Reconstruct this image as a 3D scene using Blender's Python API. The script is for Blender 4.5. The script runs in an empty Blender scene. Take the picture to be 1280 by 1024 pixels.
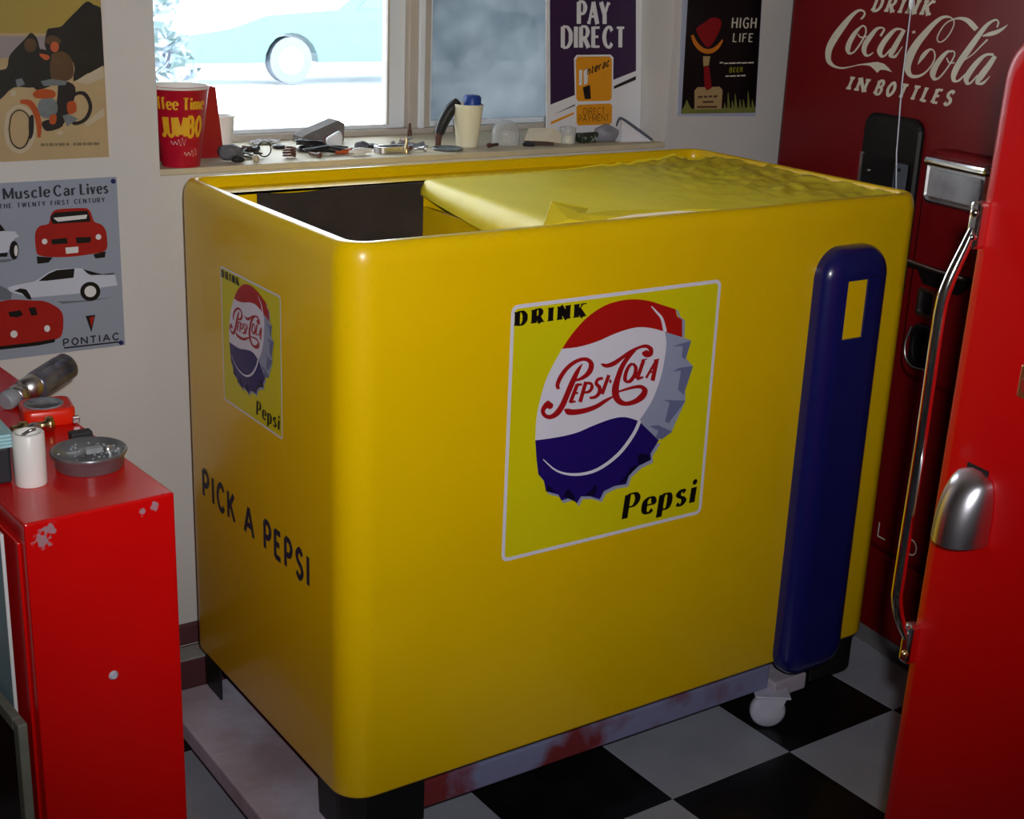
import bpy, bmesh, math, random
from mathutils import Vector, Matrix, noise
random.seed(7)
scene = bpy.context.scene
COL = scene.collection
PI = math.pi

# ------------------------------------------------------------------ camera
CAM = Vector((-0.8709, -1.6718, 1.4740))
YAW, PITCH, ROLL = math.radians(34.7226), math.radians(18.3617), math.radians(2.3436)
fw = Vector((math.sin(YAW) * math.cos(PITCH), math.cos(YAW) * math.cos(PITCH), -math.sin(PITCH)))
rt0 = Vector((math.cos(YAW), -math.sin(YAW), 0)); up0 = rt0.cross(fw)
rt = rt0 * math.cos(ROLL) + up0 * math.sin(ROLL); up = up0 * math.cos(ROLL) - rt0 * math.sin(ROLL)
cd = bpy.data.cameras.new('camera'); cam = bpy.data.objects.new('camera', cd); COL.objects.link(cam)
cam.matrix_world = Matrix(((rt.x, up.x, -fw.x, CAM.x), (rt.y, up.y, -fw.y, CAM.y), (rt.z, up.z, -fw.z, CAM.z), (0, 0, 0, 1)))
cd.sensor_width = 36.0; cd.lens = 1726.11 * 36 / 1280; cd.clip_start = 0.02; cd.clip_end = 200
scene.camera = cam

# ------------------------------------------------------------------ world, lights, exposure
w = bpy.data.worlds.new('overcast_sky'); scene.world = w; w.use_nodes = True
bg = w.node_tree.nodes['Background']; bg.inputs[0].default_value = (0.86, 0.93, 1.0, 1); bg.inputs[1].default_value = 8.5
vs = scene.view_settings
vs.view_transform = 'Standard'; vs.look = 'None'; vs.exposure = 0.0; vs.gamma = 1.0; vs.use_curve_mapping = False
fl = bpy.data.lights.new('camera_flash', 'SPOT'); fl.energy = 110; fl.spot_size = math.radians(80); fl.spot_blend = 1.0
fl.shadow_soft_size = 0.018; fl.color = (1.0, 0.99, 0.985)
flo = bpy.data.objects.new('camera_flash', fl); COL.objects.link(flo)
flo.location = CAM + up * 0.06 + rt * 0.045 + fw * 0.02
flo.rotation_euler = (fw * 1726 - rt * 60 + up * 300).to_track_quat('-Z', 'Y').to_euler()

# ------------------------------------------------------------------ materials
def mat(name, col, rough=0.5, metal=0.0, spec=0.5, coat=0.0, var=0.06, scale=6.0, bump=0.0, bscale=40.0, trans=0.0, ior=1.45, alpha=1.0, col2=None, thr=None, coords='Object'):
    m = bpy.data.materials.new(name); m.use_nodes = True
    nt = m.node_tree; b = nt.nodes['Principled BSDF']
    b.inputs['Roughness'].default_value = rough; b.inputs['Metallic'].default_value = metal
    b.inputs['Specular IOR Level'].default_value = spec; b.inputs['Coat Weight'].default_value = coat; b.inputs['Coat Roughness'].default_value = 0.06
    b.inputs['Transmission Weight'].default_value = trans; b.inputs['IOR'].default_value = ior; b.inputs['Alpha'].default_value = alpha
    tc = nt.nodes.new('ShaderNodeTexCoord')
    n = nt.nodes.new('ShaderNodeTexNoise'); n.inputs['Scale'].default_value = scale; n.inputs['Detail'].default_value = 5
    nt.links.new(tc.outputs[coords], n.inputs['Vector'])
    r = nt.nodes.new('ShaderNodeValToRGB')
    if col2 is None:
        d = tuple(max(0, c * (1 - var)) for c in col); e = tuple(min(1, c * (1 + var)) for c in col)
    else:
        d, e = col, col2
    lo, hi = thr if thr else (0.3, 0.7)
    r.color_ramp.elements[0].position = lo; r.color_ramp.elements[1].position = hi
    r.color_ramp.elements[0].color = (*d, 1); r.color_ramp.elements[1].color = (*e, 1)
    nt.links.new(n.outputs['Fac'], r.inputs[0]); nt.links.new(r.outputs[0], b.inputs['Base Color'])
    if bump:
        n2 = nt.nodes.new('ShaderNodeTexNoise'); n2.inputs['Scale'].default_value = bscale; n2.inputs['Detail'].default_value = 4
        bp = nt.nodes.new('ShaderNodeBump'); bp.inputs['Strength'].default_value = bump; bp.inputs['Distance'].default_value = 0.01
        nt.links.new(tc.outputs[coords], n2.inputs['Vector']); nt.links.new(n2.outputs['Fac'], bp.inputs['Height']); nt.links.new(bp.outputs[0], b.inputs['Normal'])
    return m
M = {}
def S(r, g, b):  # sRGB 0-255 to linear
    f = lambda c: (c / 255) / 12.92 if c / 255 <= 0.04045 else ((c / 255 + 0.055) / 1.055) ** 2.4
    return (f(r), f(g), f(b))
def dm(key, *a, **k): M[key] = mat(key, *a, **k)
dm('yellow_paint', S(236, 194, 0), 0.3, spec=0.45, coat=0.15, var=0.04, scale=3)
dm('yellow_film', S(234, 212, 48), 0.46, spec=0.4, coat=0.0, var=0.06, scale=5, bump=0.3, bscale=12)
dm('decal_yellow', S(216, 205, 10), 0.35, var=0.03)
dm('decal_white', S(222, 220, 235), 0.4, var=0.02)
dm('decal_red', S(176, 22, 18), 0.35, var=0.05)
dm('decal_script', S(165, 20, 26), 0.35, var=0.04)
dm('decal_blue', S(34, 18, 104), 0.3, var=0.06)
dm('decal_navy', S(18, 12, 52), 0.3, var=0.06)
dm('decal_grey', S(150, 158, 185), 0.4, var=0.04)
dm('decal_slate', S(105, 112, 150), 0.4, var=0.04)
dm('decal_black', S(14, 10, 12), 0.4, var=0.05)
dm('navy_paint', S(20, 22, 94), 0.25, spec=0.5, coat=0.4, var=0.05)
dm('navy_letter', S(40, 40, 66), 0.4, var=0.05)
dm('tar_liner', S(52, 44, 40), 0.85, var=0.25, scale=14, bump=0.3)
dm('black_steel', S(22, 22, 24), 0.45, var=0.15)
dm('grey_wood', S(196, 194, 214), 0.7, col2=S(164, 150, 160), thr=(0.42, 0.68), scale=5, bump=0.15)
dm('smeared_wood', S(118, 40, 44), 0.6, col2=S(128, 132, 170), thr=(0.42, 0.54), scale=7, bump=0.15)
dm('caster_plastic', S(196, 196, 214), 0.4, var=0.08, scale=30)
dm('tile_white', S(172, 178, 192), 0.35, col2=S(158, 164, 178), scale=9)
dm('tile_black', S(20, 19, 20), 0.32, col2=S(34, 32, 33), scale=11, thr=(0.4, 0.8))
dm('subfloor', S(60, 58, 56), 0.8)
dm('wall_cream', S(212, 209, 206), 0.75, var=0.03, scale=4, bump=0.04, bscale=90)
dm('sill_paint', S(206, 194, 166), 0.6, var=0.06, scale=12)
dm('ceiling_white', S(226, 222, 214), 0.85, var=0.03)
dm('maroon_paint', S(88, 48, 54), 0.6, var=0.12, scale=10)
dm('concrete', S(150, 150, 146), 0.85, var=0.12, scale=18, bump=0.2)
dm('frame_beige', S(190, 180, 168), 0.5, var=0.06, scale=10)
dm('frame_white', S(232, 236, 242), 0.4, var=0.03)
dm('coke_red', S(120, 10, 18), 0.42, spec=.3, coat=0.0, var=0.05, scale=3)
dm('coke_cream', S(226, 222, 206), 0.5, var=0.05, scale=20)
dm('machine_red', S(178, 3, 5), 0.34, spec=.3, coat=0.08, var=0.04, scale=3)
dm('gasket_black', S(16, 14, 15), 0.5, var=0.2)
dm('chrome', (0.86, 0.86, 0.88), 0.09, metal=1.0, var=0.02)
dm('brushed', (0.62, 0.61, 0.63), 0.34, metal=1.0, var=0.08, scale=30)
dm('hood_silver', (0.66, 0.65, 0.72), 0.28, metal=1.0, var=0.04)
dm('smoked_plate', S(30, 32, 34), 0.2, var=0.1)
dm('brass', (0.62, 0.47, 0.24), 0.3, metal=1.0, var=0.1, scale=30)
dm('plinth_grey', S(120, 118, 120), 0.7, var=0.1)

# ------------------------------------------------------------------ mesh helpers
class MB:
    """collects shapes; build() links them as ONE mesh object"""
    def __init__(s): s.v = []; s.f = []; s.sm = []
    def add(s, vs_, fs, smooth=False):
        o = len(s.v); s.v += [tuple(v) for v in vs_]; s.f += [tuple(i + o for i in f) for f in fs]; s.sm += [smooth] * len(fs); return s
    def box(s, x0, x1, y0, y1, z0, z1, bev=0.0, seg=2):
        bm = bmesh.new(); bmesh.ops.create_cube(bm, size=1)
        for v in bm.verts: v.co = Vector(((x0 + x1) / 2 + v.co.x * (x1 - x0), (y0 + y1) / 2 + v.co.y * (y1 - y0), (z0 + z1) / 2 + v.co.z * (z1 - z0)))
        if bev: bmesh.ops.bevel(bm, geom=bm.edges[:], offset=bev, segments=seg, affect='EDGES', profile=0.5)
        bm.verts.index_update(); s.add([v.co.copy() for v in bm.verts], [[v.index for v in f.verts] for f in bm.faces], False); bm.free(); return s
    def quad(s, *pts): return s.add(pts, [tuple(range(len(pts)))])
    def prism(s, pts, axis, a, b):
        """extrude a 2-D outline along axis (0,1,2) from a to b"""
        def P(p, t):
            return [(t, p[0], p[1]), (p[0], t, p[1]), (p[0], p[1], t)][axis]
        n = len(pts); v = [P(p, a) for p in pts] + [P(p, b) for p in pts]
        return s.add(v, [tuple(range(n))[::-1], tuple(range(n, 2 * n))] + [(i, (i + 1) % n, n + (i + 1) % n, n + i) for i in range(n)])
    def loft(s, rings, cap0=True, cap1=True, smooth=True):
        n = len(rings[0]); v = [p for r in rings for p in r]; f = []
        for k in range(len(rings) - 1):
            for i in range(n): f.append((k * n + i, k * n + (i + 1) % n, (k + 1) * n + (i + 1) % n, (k + 1) * n + i))
        s.add(v, f, smooth)
        if cap0: s.add(rings[0], [tuple(range(n))[::-1]])
        if cap1: s.add(rings[-1], [tuple(range(n))])
        return s
    def lathe(s, c, prof, axis=(0, 0, 1), n=24, cap0=True, cap1=True):
        """prof: (radius, height) along axis from point c"""
        a = Vector(axis).normalized(); h = Vector((1, 0, 0)) if abs(a.x) < 0.9 else Vector((0, 1, 0))
        e1 = a.cross(h).normalized(); e2 = a.cross(e1); c = Vector(c)
        rings = [[c + a * z + (e1 * math.cos(2 * PI * i / n) + e2 * math.sin(2 * PI * i / n)) * max(r, 1e-5) for i in range(n)] for r, z in prof]
        return s.loft(rings, cap0, cap1)
    def tube(s, pts, r, n=8, sub=0, caps=True):
        P = [Vector(p) for p in pts]; R = [r] * len(P) if not isinstance(r, (list, tuple)) else list(r)
        if sub:
            Q, RR = [], []
            for i in range(len(P) - 1):
                p0, p1, p2, p3 = P[max(i - 1, 0)], P[i], P[i + 1], P[min(i + 2, len(P) - 1)]
                for k in range(sub):
                    t = k / sub
                    Q.append(0.5 * ((2 * p1) + (p2 - p0) * t + (2 * p0 - 5 * p1 + 4 * p2 - p3) * t * t + (3 * p1 - p0 - 3 * p2 + p3) * t ** 3)); RR.append(R[i] * (1 - t) + R[i + 1] * t)
            Q.append(P[-1]); RR.append(R[-1]); P, R = Q, RR
        rings = []; e = None
        for i, p in enumerate(P):
            t = (P[min(i + 1, len(P) - 1)] - P[max(i - 1, 0)]).normalized()
            if e is None: e = t.cross(Vector((0, 0, 1)) if abs(t.z) < 0.9 else Vector((1, 0, 0))).normalized()
            else: e = (e - t * e.dot(t)).normalized()
            g = t.cross(e)
            rings.append([p + (e * math.cos(2 * PI * k / n) + g * math.sin(2 * PI * k / n)) * R[i] for k in range(n)])
        return s.loft(rings, caps, caps)
    def ball(s, c, r, n=12, m=8, sq=(1, 1, 1)):
        c = Vector(c); rings = [[c + Vector((sq[0] * r * math.sin(PI * j / m) * math.cos(2 * PI * i / n), sq[1] * r * math.sin(PI * j / m) * math.sin(2 * PI * i / n), -sq[2] * r * math.cos(PI * j / m))) for i in range(n)] for j in range(m + 1)]
        rings[0] = [c + Vector((1e-5 * math.cos(2 * PI * i / n), 1e-5 * math.sin(2 * PI * i / n), -sq[2] * r)) for i in range(n)]
        rings[-1] = [c + Vector((1e-5 * math.cos(2 * PI * i / n), 1e-5 * math.sin(2 * PI * i / n), sq[2] * r)) for i in range(n)]
        return s.loft(rings, True, True)
    def xf(s, mtx): s.v = [tuple(mtx @ Vector(v)) for v in s.v]; return s
    def build(s, name, material, parent=None, off=None):
        """off: world position of the parent root, when the shapes were given in world space"""
        me = bpy.data.meshes.new(name)
        vv = s.v if off is None else [(a - off[0], b - off[1], c - off[2]) for a, b, c in s.v]
        me.from_pydata(vv, [], s.f); me.polygons.foreach_set('use_smooth', s.sm); me.update()
        bm = bmesh.new(); bm.from_mesh(me); bmesh.ops.recalc_face_normals(bm, faces=bm.faces[:]); bm.to_mesh(me); bm.free()
        me.materials.append(M[material] if isinstance(material, str) else material)
        o = bpy.data.objects.new(name, me); COL.objects.link(o)
        if parent is not None: o.parent = parent
        return o
def build_each(mb, name, material, parent=None, off=None):
    """one object for every separate piece"""
    par = list(range(len(mb.v)))
    def find(i):
        while par[i] != i: par[i] = par[par[i]]; i = par[i]
        return i
    for f in mb.f:
        for i in f[1:]: par[find(i)] = find(f[0])
    groups = {}
    for k, f in enumerate(mb.f): groups.setdefault(find(f[0]), []).append(k)
    out = []
    for ks in groups.values():
        p = MB(); ids = sorted({i for k in ks for i in mb.f[k]}); mp = {i: n for n, i in enumerate(ids)}
        p.v = [mb.v[i] for i in ids]; p.f = [tuple(mp[i] for i in mb.f[k]) for k in ks]; p.sm = [mb.sm[k] for k in ks]
        out.append(p.build(name, material, parent, off))
    return out
def rr(x0, x1, y0, y1, r, n=6):
    """rounded rectangle outline, counter-clockwise"""
    r = max(r, 1e-4); out = []
    for cx, cy, a0 in ((x1 - r, y0 + r, -PI / 2), (x1 - r, y1 - r, 0), (x0 + r, y1 - r, PI / 2), (x0 + r, y0 + r, PI)):
        for k in range(n + 1):
            a = a0 + PI / 2 * k / n; out.append((cx + r * math.cos(a), cy + r * math.sin(a)))
    return out
def tag(o, label, cat, group=None):
    o['label'] = label; o['category'] = cat
    if group: o['group'] = group
    return o
def thing(name, label, cat, loc=(0, 0, 0), rz=0.0, ry=0.0, group=None):
    o = bpy.data.objects.new(name, None); COL.objects.link(o); o.empty_display_size = 0.05
    o.location = loc; o.rotation_euler = (0, ry, rz); return tag(o, label, cat, group)
def struct(o): o['kind'] = 'structure'; return o
def single(mb, name, material, label, cat, base, group=None):
    """a thing that is one mesh, its origin at its base (shapes given in world space)"""
    o = mb.build(name, material, None, base); o.location = base; return tag(o, label, cat, group)
def crumple(mb, amp, freq, seed=0.0):
    out = []
    for v in mb.v:
        p = Vector(v) * freq + Vector((seed, seed * 1.7, seed * 0.3)); d = noise.noise_vector(p); out.append((v[0] + d.x * amp, v[1] + d.y * amp, v[2] + d.z * amp))
    mb.v = out; return mb

# ------------------------------------------------------------------ flat print: polygons, ribbons, lettering on a surface
class Art:
    """fm(u, v, d) -> point: u right, v up, d out of the surface (metres)"""
    def __init__(s, fm): s.fm = fm; s.mb = MB(); s.k = 0
    def poly(s, pts, d): s.k += 1; d += .00002 * (s.k % 12); s.mb.add([s.fm(u, v, d) for u, v in pts], [tuple(range(len(pts)))]); return s
    def ints(s, L, d, k=1.0):
        for a in L: s.poly([(a[i] * k / 1e4, a[i + 1] * k / 1e4) for i in range(0, len(a), 2)], d)
        return s
    def strip(s, A, B, d):
        n = len(A); s.k += 1; d += .00002 * (s.k % 12); s.mb.add([s.fm(u, v, d) for u, v in A] + [s.fm(u, v, d) for u, v in B], [(i, i + 1, n + i + 1, n + i) for i in range(n - 1)]); return s
    def ribs(s, L, d, k=1.0, sub=4):
        def cr(P):
            out = []
            for i in range(len(P) - 1):
                p0, p1, p2, p3 = P[max(i - 1, 0)], P[i], P[i + 1], P[min(i + 2, len(P) - 1)]
                for j in range(sub):
                    t = j / sub
                    out.append(tuple(0.5 * (2 * p1[c] + (p2[c] - p0[c]) * t + (2 * p0[c] - 5 * p1[c] + 4 * p2[c] - p3[c]) * t * t + (3 * p1[c] - p0[c] - 3 * p2[c] + p3[c]) * t ** 3) for c in (0, 1)))
            return out + [P[-1]]
        for a in L:
            A = [(a[i] * k / 1e4, a[i + 1] * k / 1e4) for i in range(0, len(a), 4)]; B = [(a[i + 2] * k / 1e4, a[i + 3] * k / 1e4) for i in range(0, len(a), 4)]
            s.strip(cr(A), cr(B), d) if len(A) > 2 else s.strip(A, B, d)
        return s
    def text(s, txt, u, v, h, width=None, thick=0.16, thin=None, serif=0.0, slant=0.0, track=0.18, xs=1.0, d=0.0):
        thin = thick if thin is None else thin
        adv = 0.0; items = []
        for ch in txt:
            if ch == ' ': adv += 0.42; continue
            wd, st = GLYPH[ch]; items.append((adv, st)); adv += wd + track + thick
        tot = adv - track - thick
        kx = (width / (tot * h)) if width else xs
        def put(x, y): return (u + (x * kx + slant * y) * h, v + y * h)
        for x0, st in items:
            for t in st:
                curved = t[0] == '~'; P = [(x0 + a, b) for a, b in (t[1:] if curved else t)]
                if curved:
                    Q = []
                    for i in range(len(P) - 1):
                        p0, p1, p2, p3 = P[max(i - 1, 0)], P[i], P[i + 1], P[min(i + 2, len(P) - 1)]
                        if P[0] == P[-1]:
                            if i == 0: p0 = P[-2]
                            if i == len(P) - 2: p3 = P[1]
                        for j in range(5):
                            q = j / 5
                            Q.append(tuple(0.5 * (2 * p1[c] + (p2[c] - p0[c]) * q + (2 * p0[c] - 5 * p1[c] + 4 * p2[c] - p3[c]) * q * q + (3 * p1[c] - p0[c] - 3 * p2[c] + p3[c]) * q ** 3) for c in (0, 1)))
                    P2 = Q + [P[-1]]
                else: P2 = P
                A, B = [], []
                tiny = curved and max(p[0] for p in P) - min(p[0] for p in P) < .15
                for i, p in enumerate(P2):
                    a, b = P2[max(i - 1, 0)], P2[min(i + 1, len(P2) - 1)]
                    if curved and P[0] == P[-1] and i in (0, len(P2) - 1): a, b = P2[-2], P2[1]
                    tx, ty = b[0] - a[0], b[1] - a[1]; l = math.hypot(tx, ty) or 1
                    nx, ny = -ty / l, tx / l
                    if thick != thin and not curved and abs(tx) > 0.2 * abs(ty) and abs(ty) > 0.2 * abs(tx):
                        wd = thick if tx * ty < 0 else thin * 1.3      # diagonals: one heavy, one light
                    else: wd = thin + (thick - thin) * (abs(ty) / l) ** 1.5
                    if tiny: wd = min(thick, .15)
                    A.append(put(p[0] + nx * wd / 2 / max(kx, 0.3), p[1] + ny * wd / 2)); B.append(put(p[0] - nx * wd / 2 / max(kx, 0.3), p[1] - ny * wd / 2))
                s.strip(A, B, d)
                if serif and not curved:
                    for e, o in ((P[0], P[-1]), (P[-1], P[0])):
                        if abs(e[1] - o[1]) > 0.45 and min(abs(e[1] - g) for g in (0, 1, 0.66, -0.3)) < 0.02:
                            y = e[1]; q = thin * 0.5; yy = y - q if y > 0.5 else y + q
                            s.strip([put(e[0] - serif, yy - q), put(e[0] + serif, yy - q)], [put(e[0] - serif, yy + q), put(e[0] + serif, yy + q)], d)
        return s
    def build(s, name, material, parent=None, off=None): return s.mb.build(name, material, parent, off)
    def each(s, name, material, parent=None, off=None): return build_each(s.mb, name, material, parent, off)
o_ = lambda w, h: ['~', (w / 2, h), (w * .15, h * .8), (0, h * .5), (w * .15, h * .2), (w / 2, 0), (w * .85, h * .2), (w, h * .5), (w * .85, h * .8), (w / 2, h)]
GLYPH = {
 'A': (.72, [[(0, 0), (.36, 1)], [(.36, 1), (.72, 0)], [(.13, .34), (.59, .34)]]),
 'B': (.55, [[(0, 0), (0, 1)], ['~', (0, 1), (.35, 1), (.5, .77), (.35, .53), (0, .53)], ['~', (0, .53), (.4, .53), (.55, .27), (.4, 0), (0, 0)]]),
 'C': (.62, [['~', (.62, .8), (.4, 1), (.12, .85), (0, .5), (.12, .15), (.4, 0), (.62, .2)]]),
 'D': (.6, [[(0, 0), (0, 1)], ['~', (0, 1), (.35, .97), (.58, .72), (.6, .5), (.58, .28), (.35, .03), (0, 0)]]),
 'E': (.5, [[(0, 0), (0, 1)], [(0, .96), (.5, .96)], [(0, .52), (.4, .52)], [(0, .04), (.5, .04)]]),
 'F': (.48, [[(0, 0), (0, 1)], [(0, .96), (.5, .96)], [(0, .52), (.4, .52)]]),
 'G': (.64, [['~', (.62, .82), (.4, 1), (.12, .85), (0, .5), (.12, .15), (.4, 0), (.62, .15)], [(.62, .1), (.62, .48)], [(.38, .46), (.64, .46)]]),
 'H': (.6, [[(0, 0), (0, 1)], [(.6, 0), (.6, 1)], [(0, .52), (.6, .52)]]),
 'I': (.06, [[(.03, 0), (.03, 1)]]),
 'J': (.4, [['~', (.4, 1), (.4, .5), (.38, .15), (.2, 0), (0, .12)]]),
 'K': (.6, [[(0, 0), (0, 1)], [(.56, 1), (.06, .42)], [(.18, .58), (.6, 0)]]),
 'L': (.46, [[(0, 0), (0, 1)], [(0, .04), (.46, .04)]]),
 'M': (.8, [[(0, 0), (0, 1)], [(0, 1), (.4, .1)], [(.4, .1), (.8, 1)], [(.8, 1), (.8, 0)]]),
 'N': (.64, [[(0, 0), (0, 1)], [(0, 1), (.64, 0)], [(.64, 0), (.64, 1)]]),
 'O': (.66, [o_(.66, 1)]),
 'P': (.54, [[(0, 0), (0, 1)], ['~', (0, 1), (.36, .99), (.54, .74), (.36, .48), (0, .47)]]),
 'R': (.58, [[(0, 0), (0, 1)], ['~', (0, 1), (.36, .99), (.52, .75), (.36, .5), (0, .5)], [(.24, .5), (.58, 0)]]),
 'S': (.52, [['~', (.5, .84), (.28, 1), (.04, .8), (.12, .58), (.38, .44), (.5, .22), (.26, 0), (0, .16)]]),
 'T': (.6, [[(.3, 0), (.3, 1)], [(0, .96), (.6, .96)]]),
 'U': (.6, [['~', (0, 1), (0, .5), (.04, .15), (.3, 0), (.56, .15), (.6, .5), (.6, 1)]]),
 'V': (.66, [[(0, 1), (.33, 0)], [(.33, 0), (.66, 1)]]),
 'W': (.96, [[(0, 1), (.24, 0)], [(.24, 0), (.48, 1)], [(.48, 1), (.72, 0)], [(.72, 0), (.96, 1)]]),
 'Y': (.64, [[(.32, 0), (.32, .45)], [(0, 1), (.32, .42)], [(.64, 1), (.32, .42)]]),
 'a': (.44, [['~', (.04, .55), (.2, .66), (.4, .56), (.42, .3), (.44, 0)], ['~', (.42, .38), (.16, .36), (.02, .18), (.16, 0), (.42, .14)]]),
 'c': (.42, [['~', (.42, .52), (.26, .66), (.06, .54), (0, .33), (.06, .1), (.26, 0), (.42, .12)]]),
 'e': (.46, [['~', (.02, .36), (.46, .38), (.4, .6), (.22, .66), (.04, .54), (0, .33), (.06, .1), (.26, 0), (.46, .12)]]),
 'f': (.34, [['~', (.34, .92), (.2, 1), (.12, .8), (.12, .4), (.12, 0)], [(0, .64), (.3, .64)]]),
 'i': (.08, [[(.04, 0), (.04, .66)], ['~', (.04, .94), (-.01, .89), (.04, .84), (.09, .89), (.04, .94)]]),
 'l': (.06, [[(.03, 0), (.03, 1)]]),
 'm': (.74, [[(0, 0), (0, .66)], ['~', (0, .46), (.16, .64), (.34, .6), (.37, .4), (.37, 0)], ['~', (.37, .46), (.54, .64), (.7, .6), (.74, .4), (.74, 0)]]),
 'n': (.42, [[(0, 0), (0, .66)], ['~', (0, .46), (.18, .64), (.38, .58), (.42, .4), (.42, 0)]]),
 'o': (.46, [o_(.46, .66)]),
 'p': (.46, [[(0, -.3), (0, .66)], ['~', (0, .5), (.16, .66), (.38, .6), (.46, .33), (.38, .06), (.16, 0), (0, .14)]]),
 'r': (.34, [[(0, 0), (0, .66)], ['~', (0, .42), (.12, .6), (.34, .62)]]),
 's': (.38, [['~', (.36, .55), (.2, .66), (.03, .52), (.1, .4), (.28, .3), (.37, .16), (.2, 0), (0, .1)]]),
 't': (.3, [['~', (.12, .9), (.12, .4), (.14, .06), (.3, .04)], [(0, .64), (.3, .64)]]),
 'u': (.44, [['~', (0, .66), (0, .3), (.08, .04), (.26, .02), (.42, .2)], [(.44, 0), (.44, .66)]]),
 'v': (.44, [[(0, .66), (.22, 0)], [(.22, 0), (.44, .66)]]),
}

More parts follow.
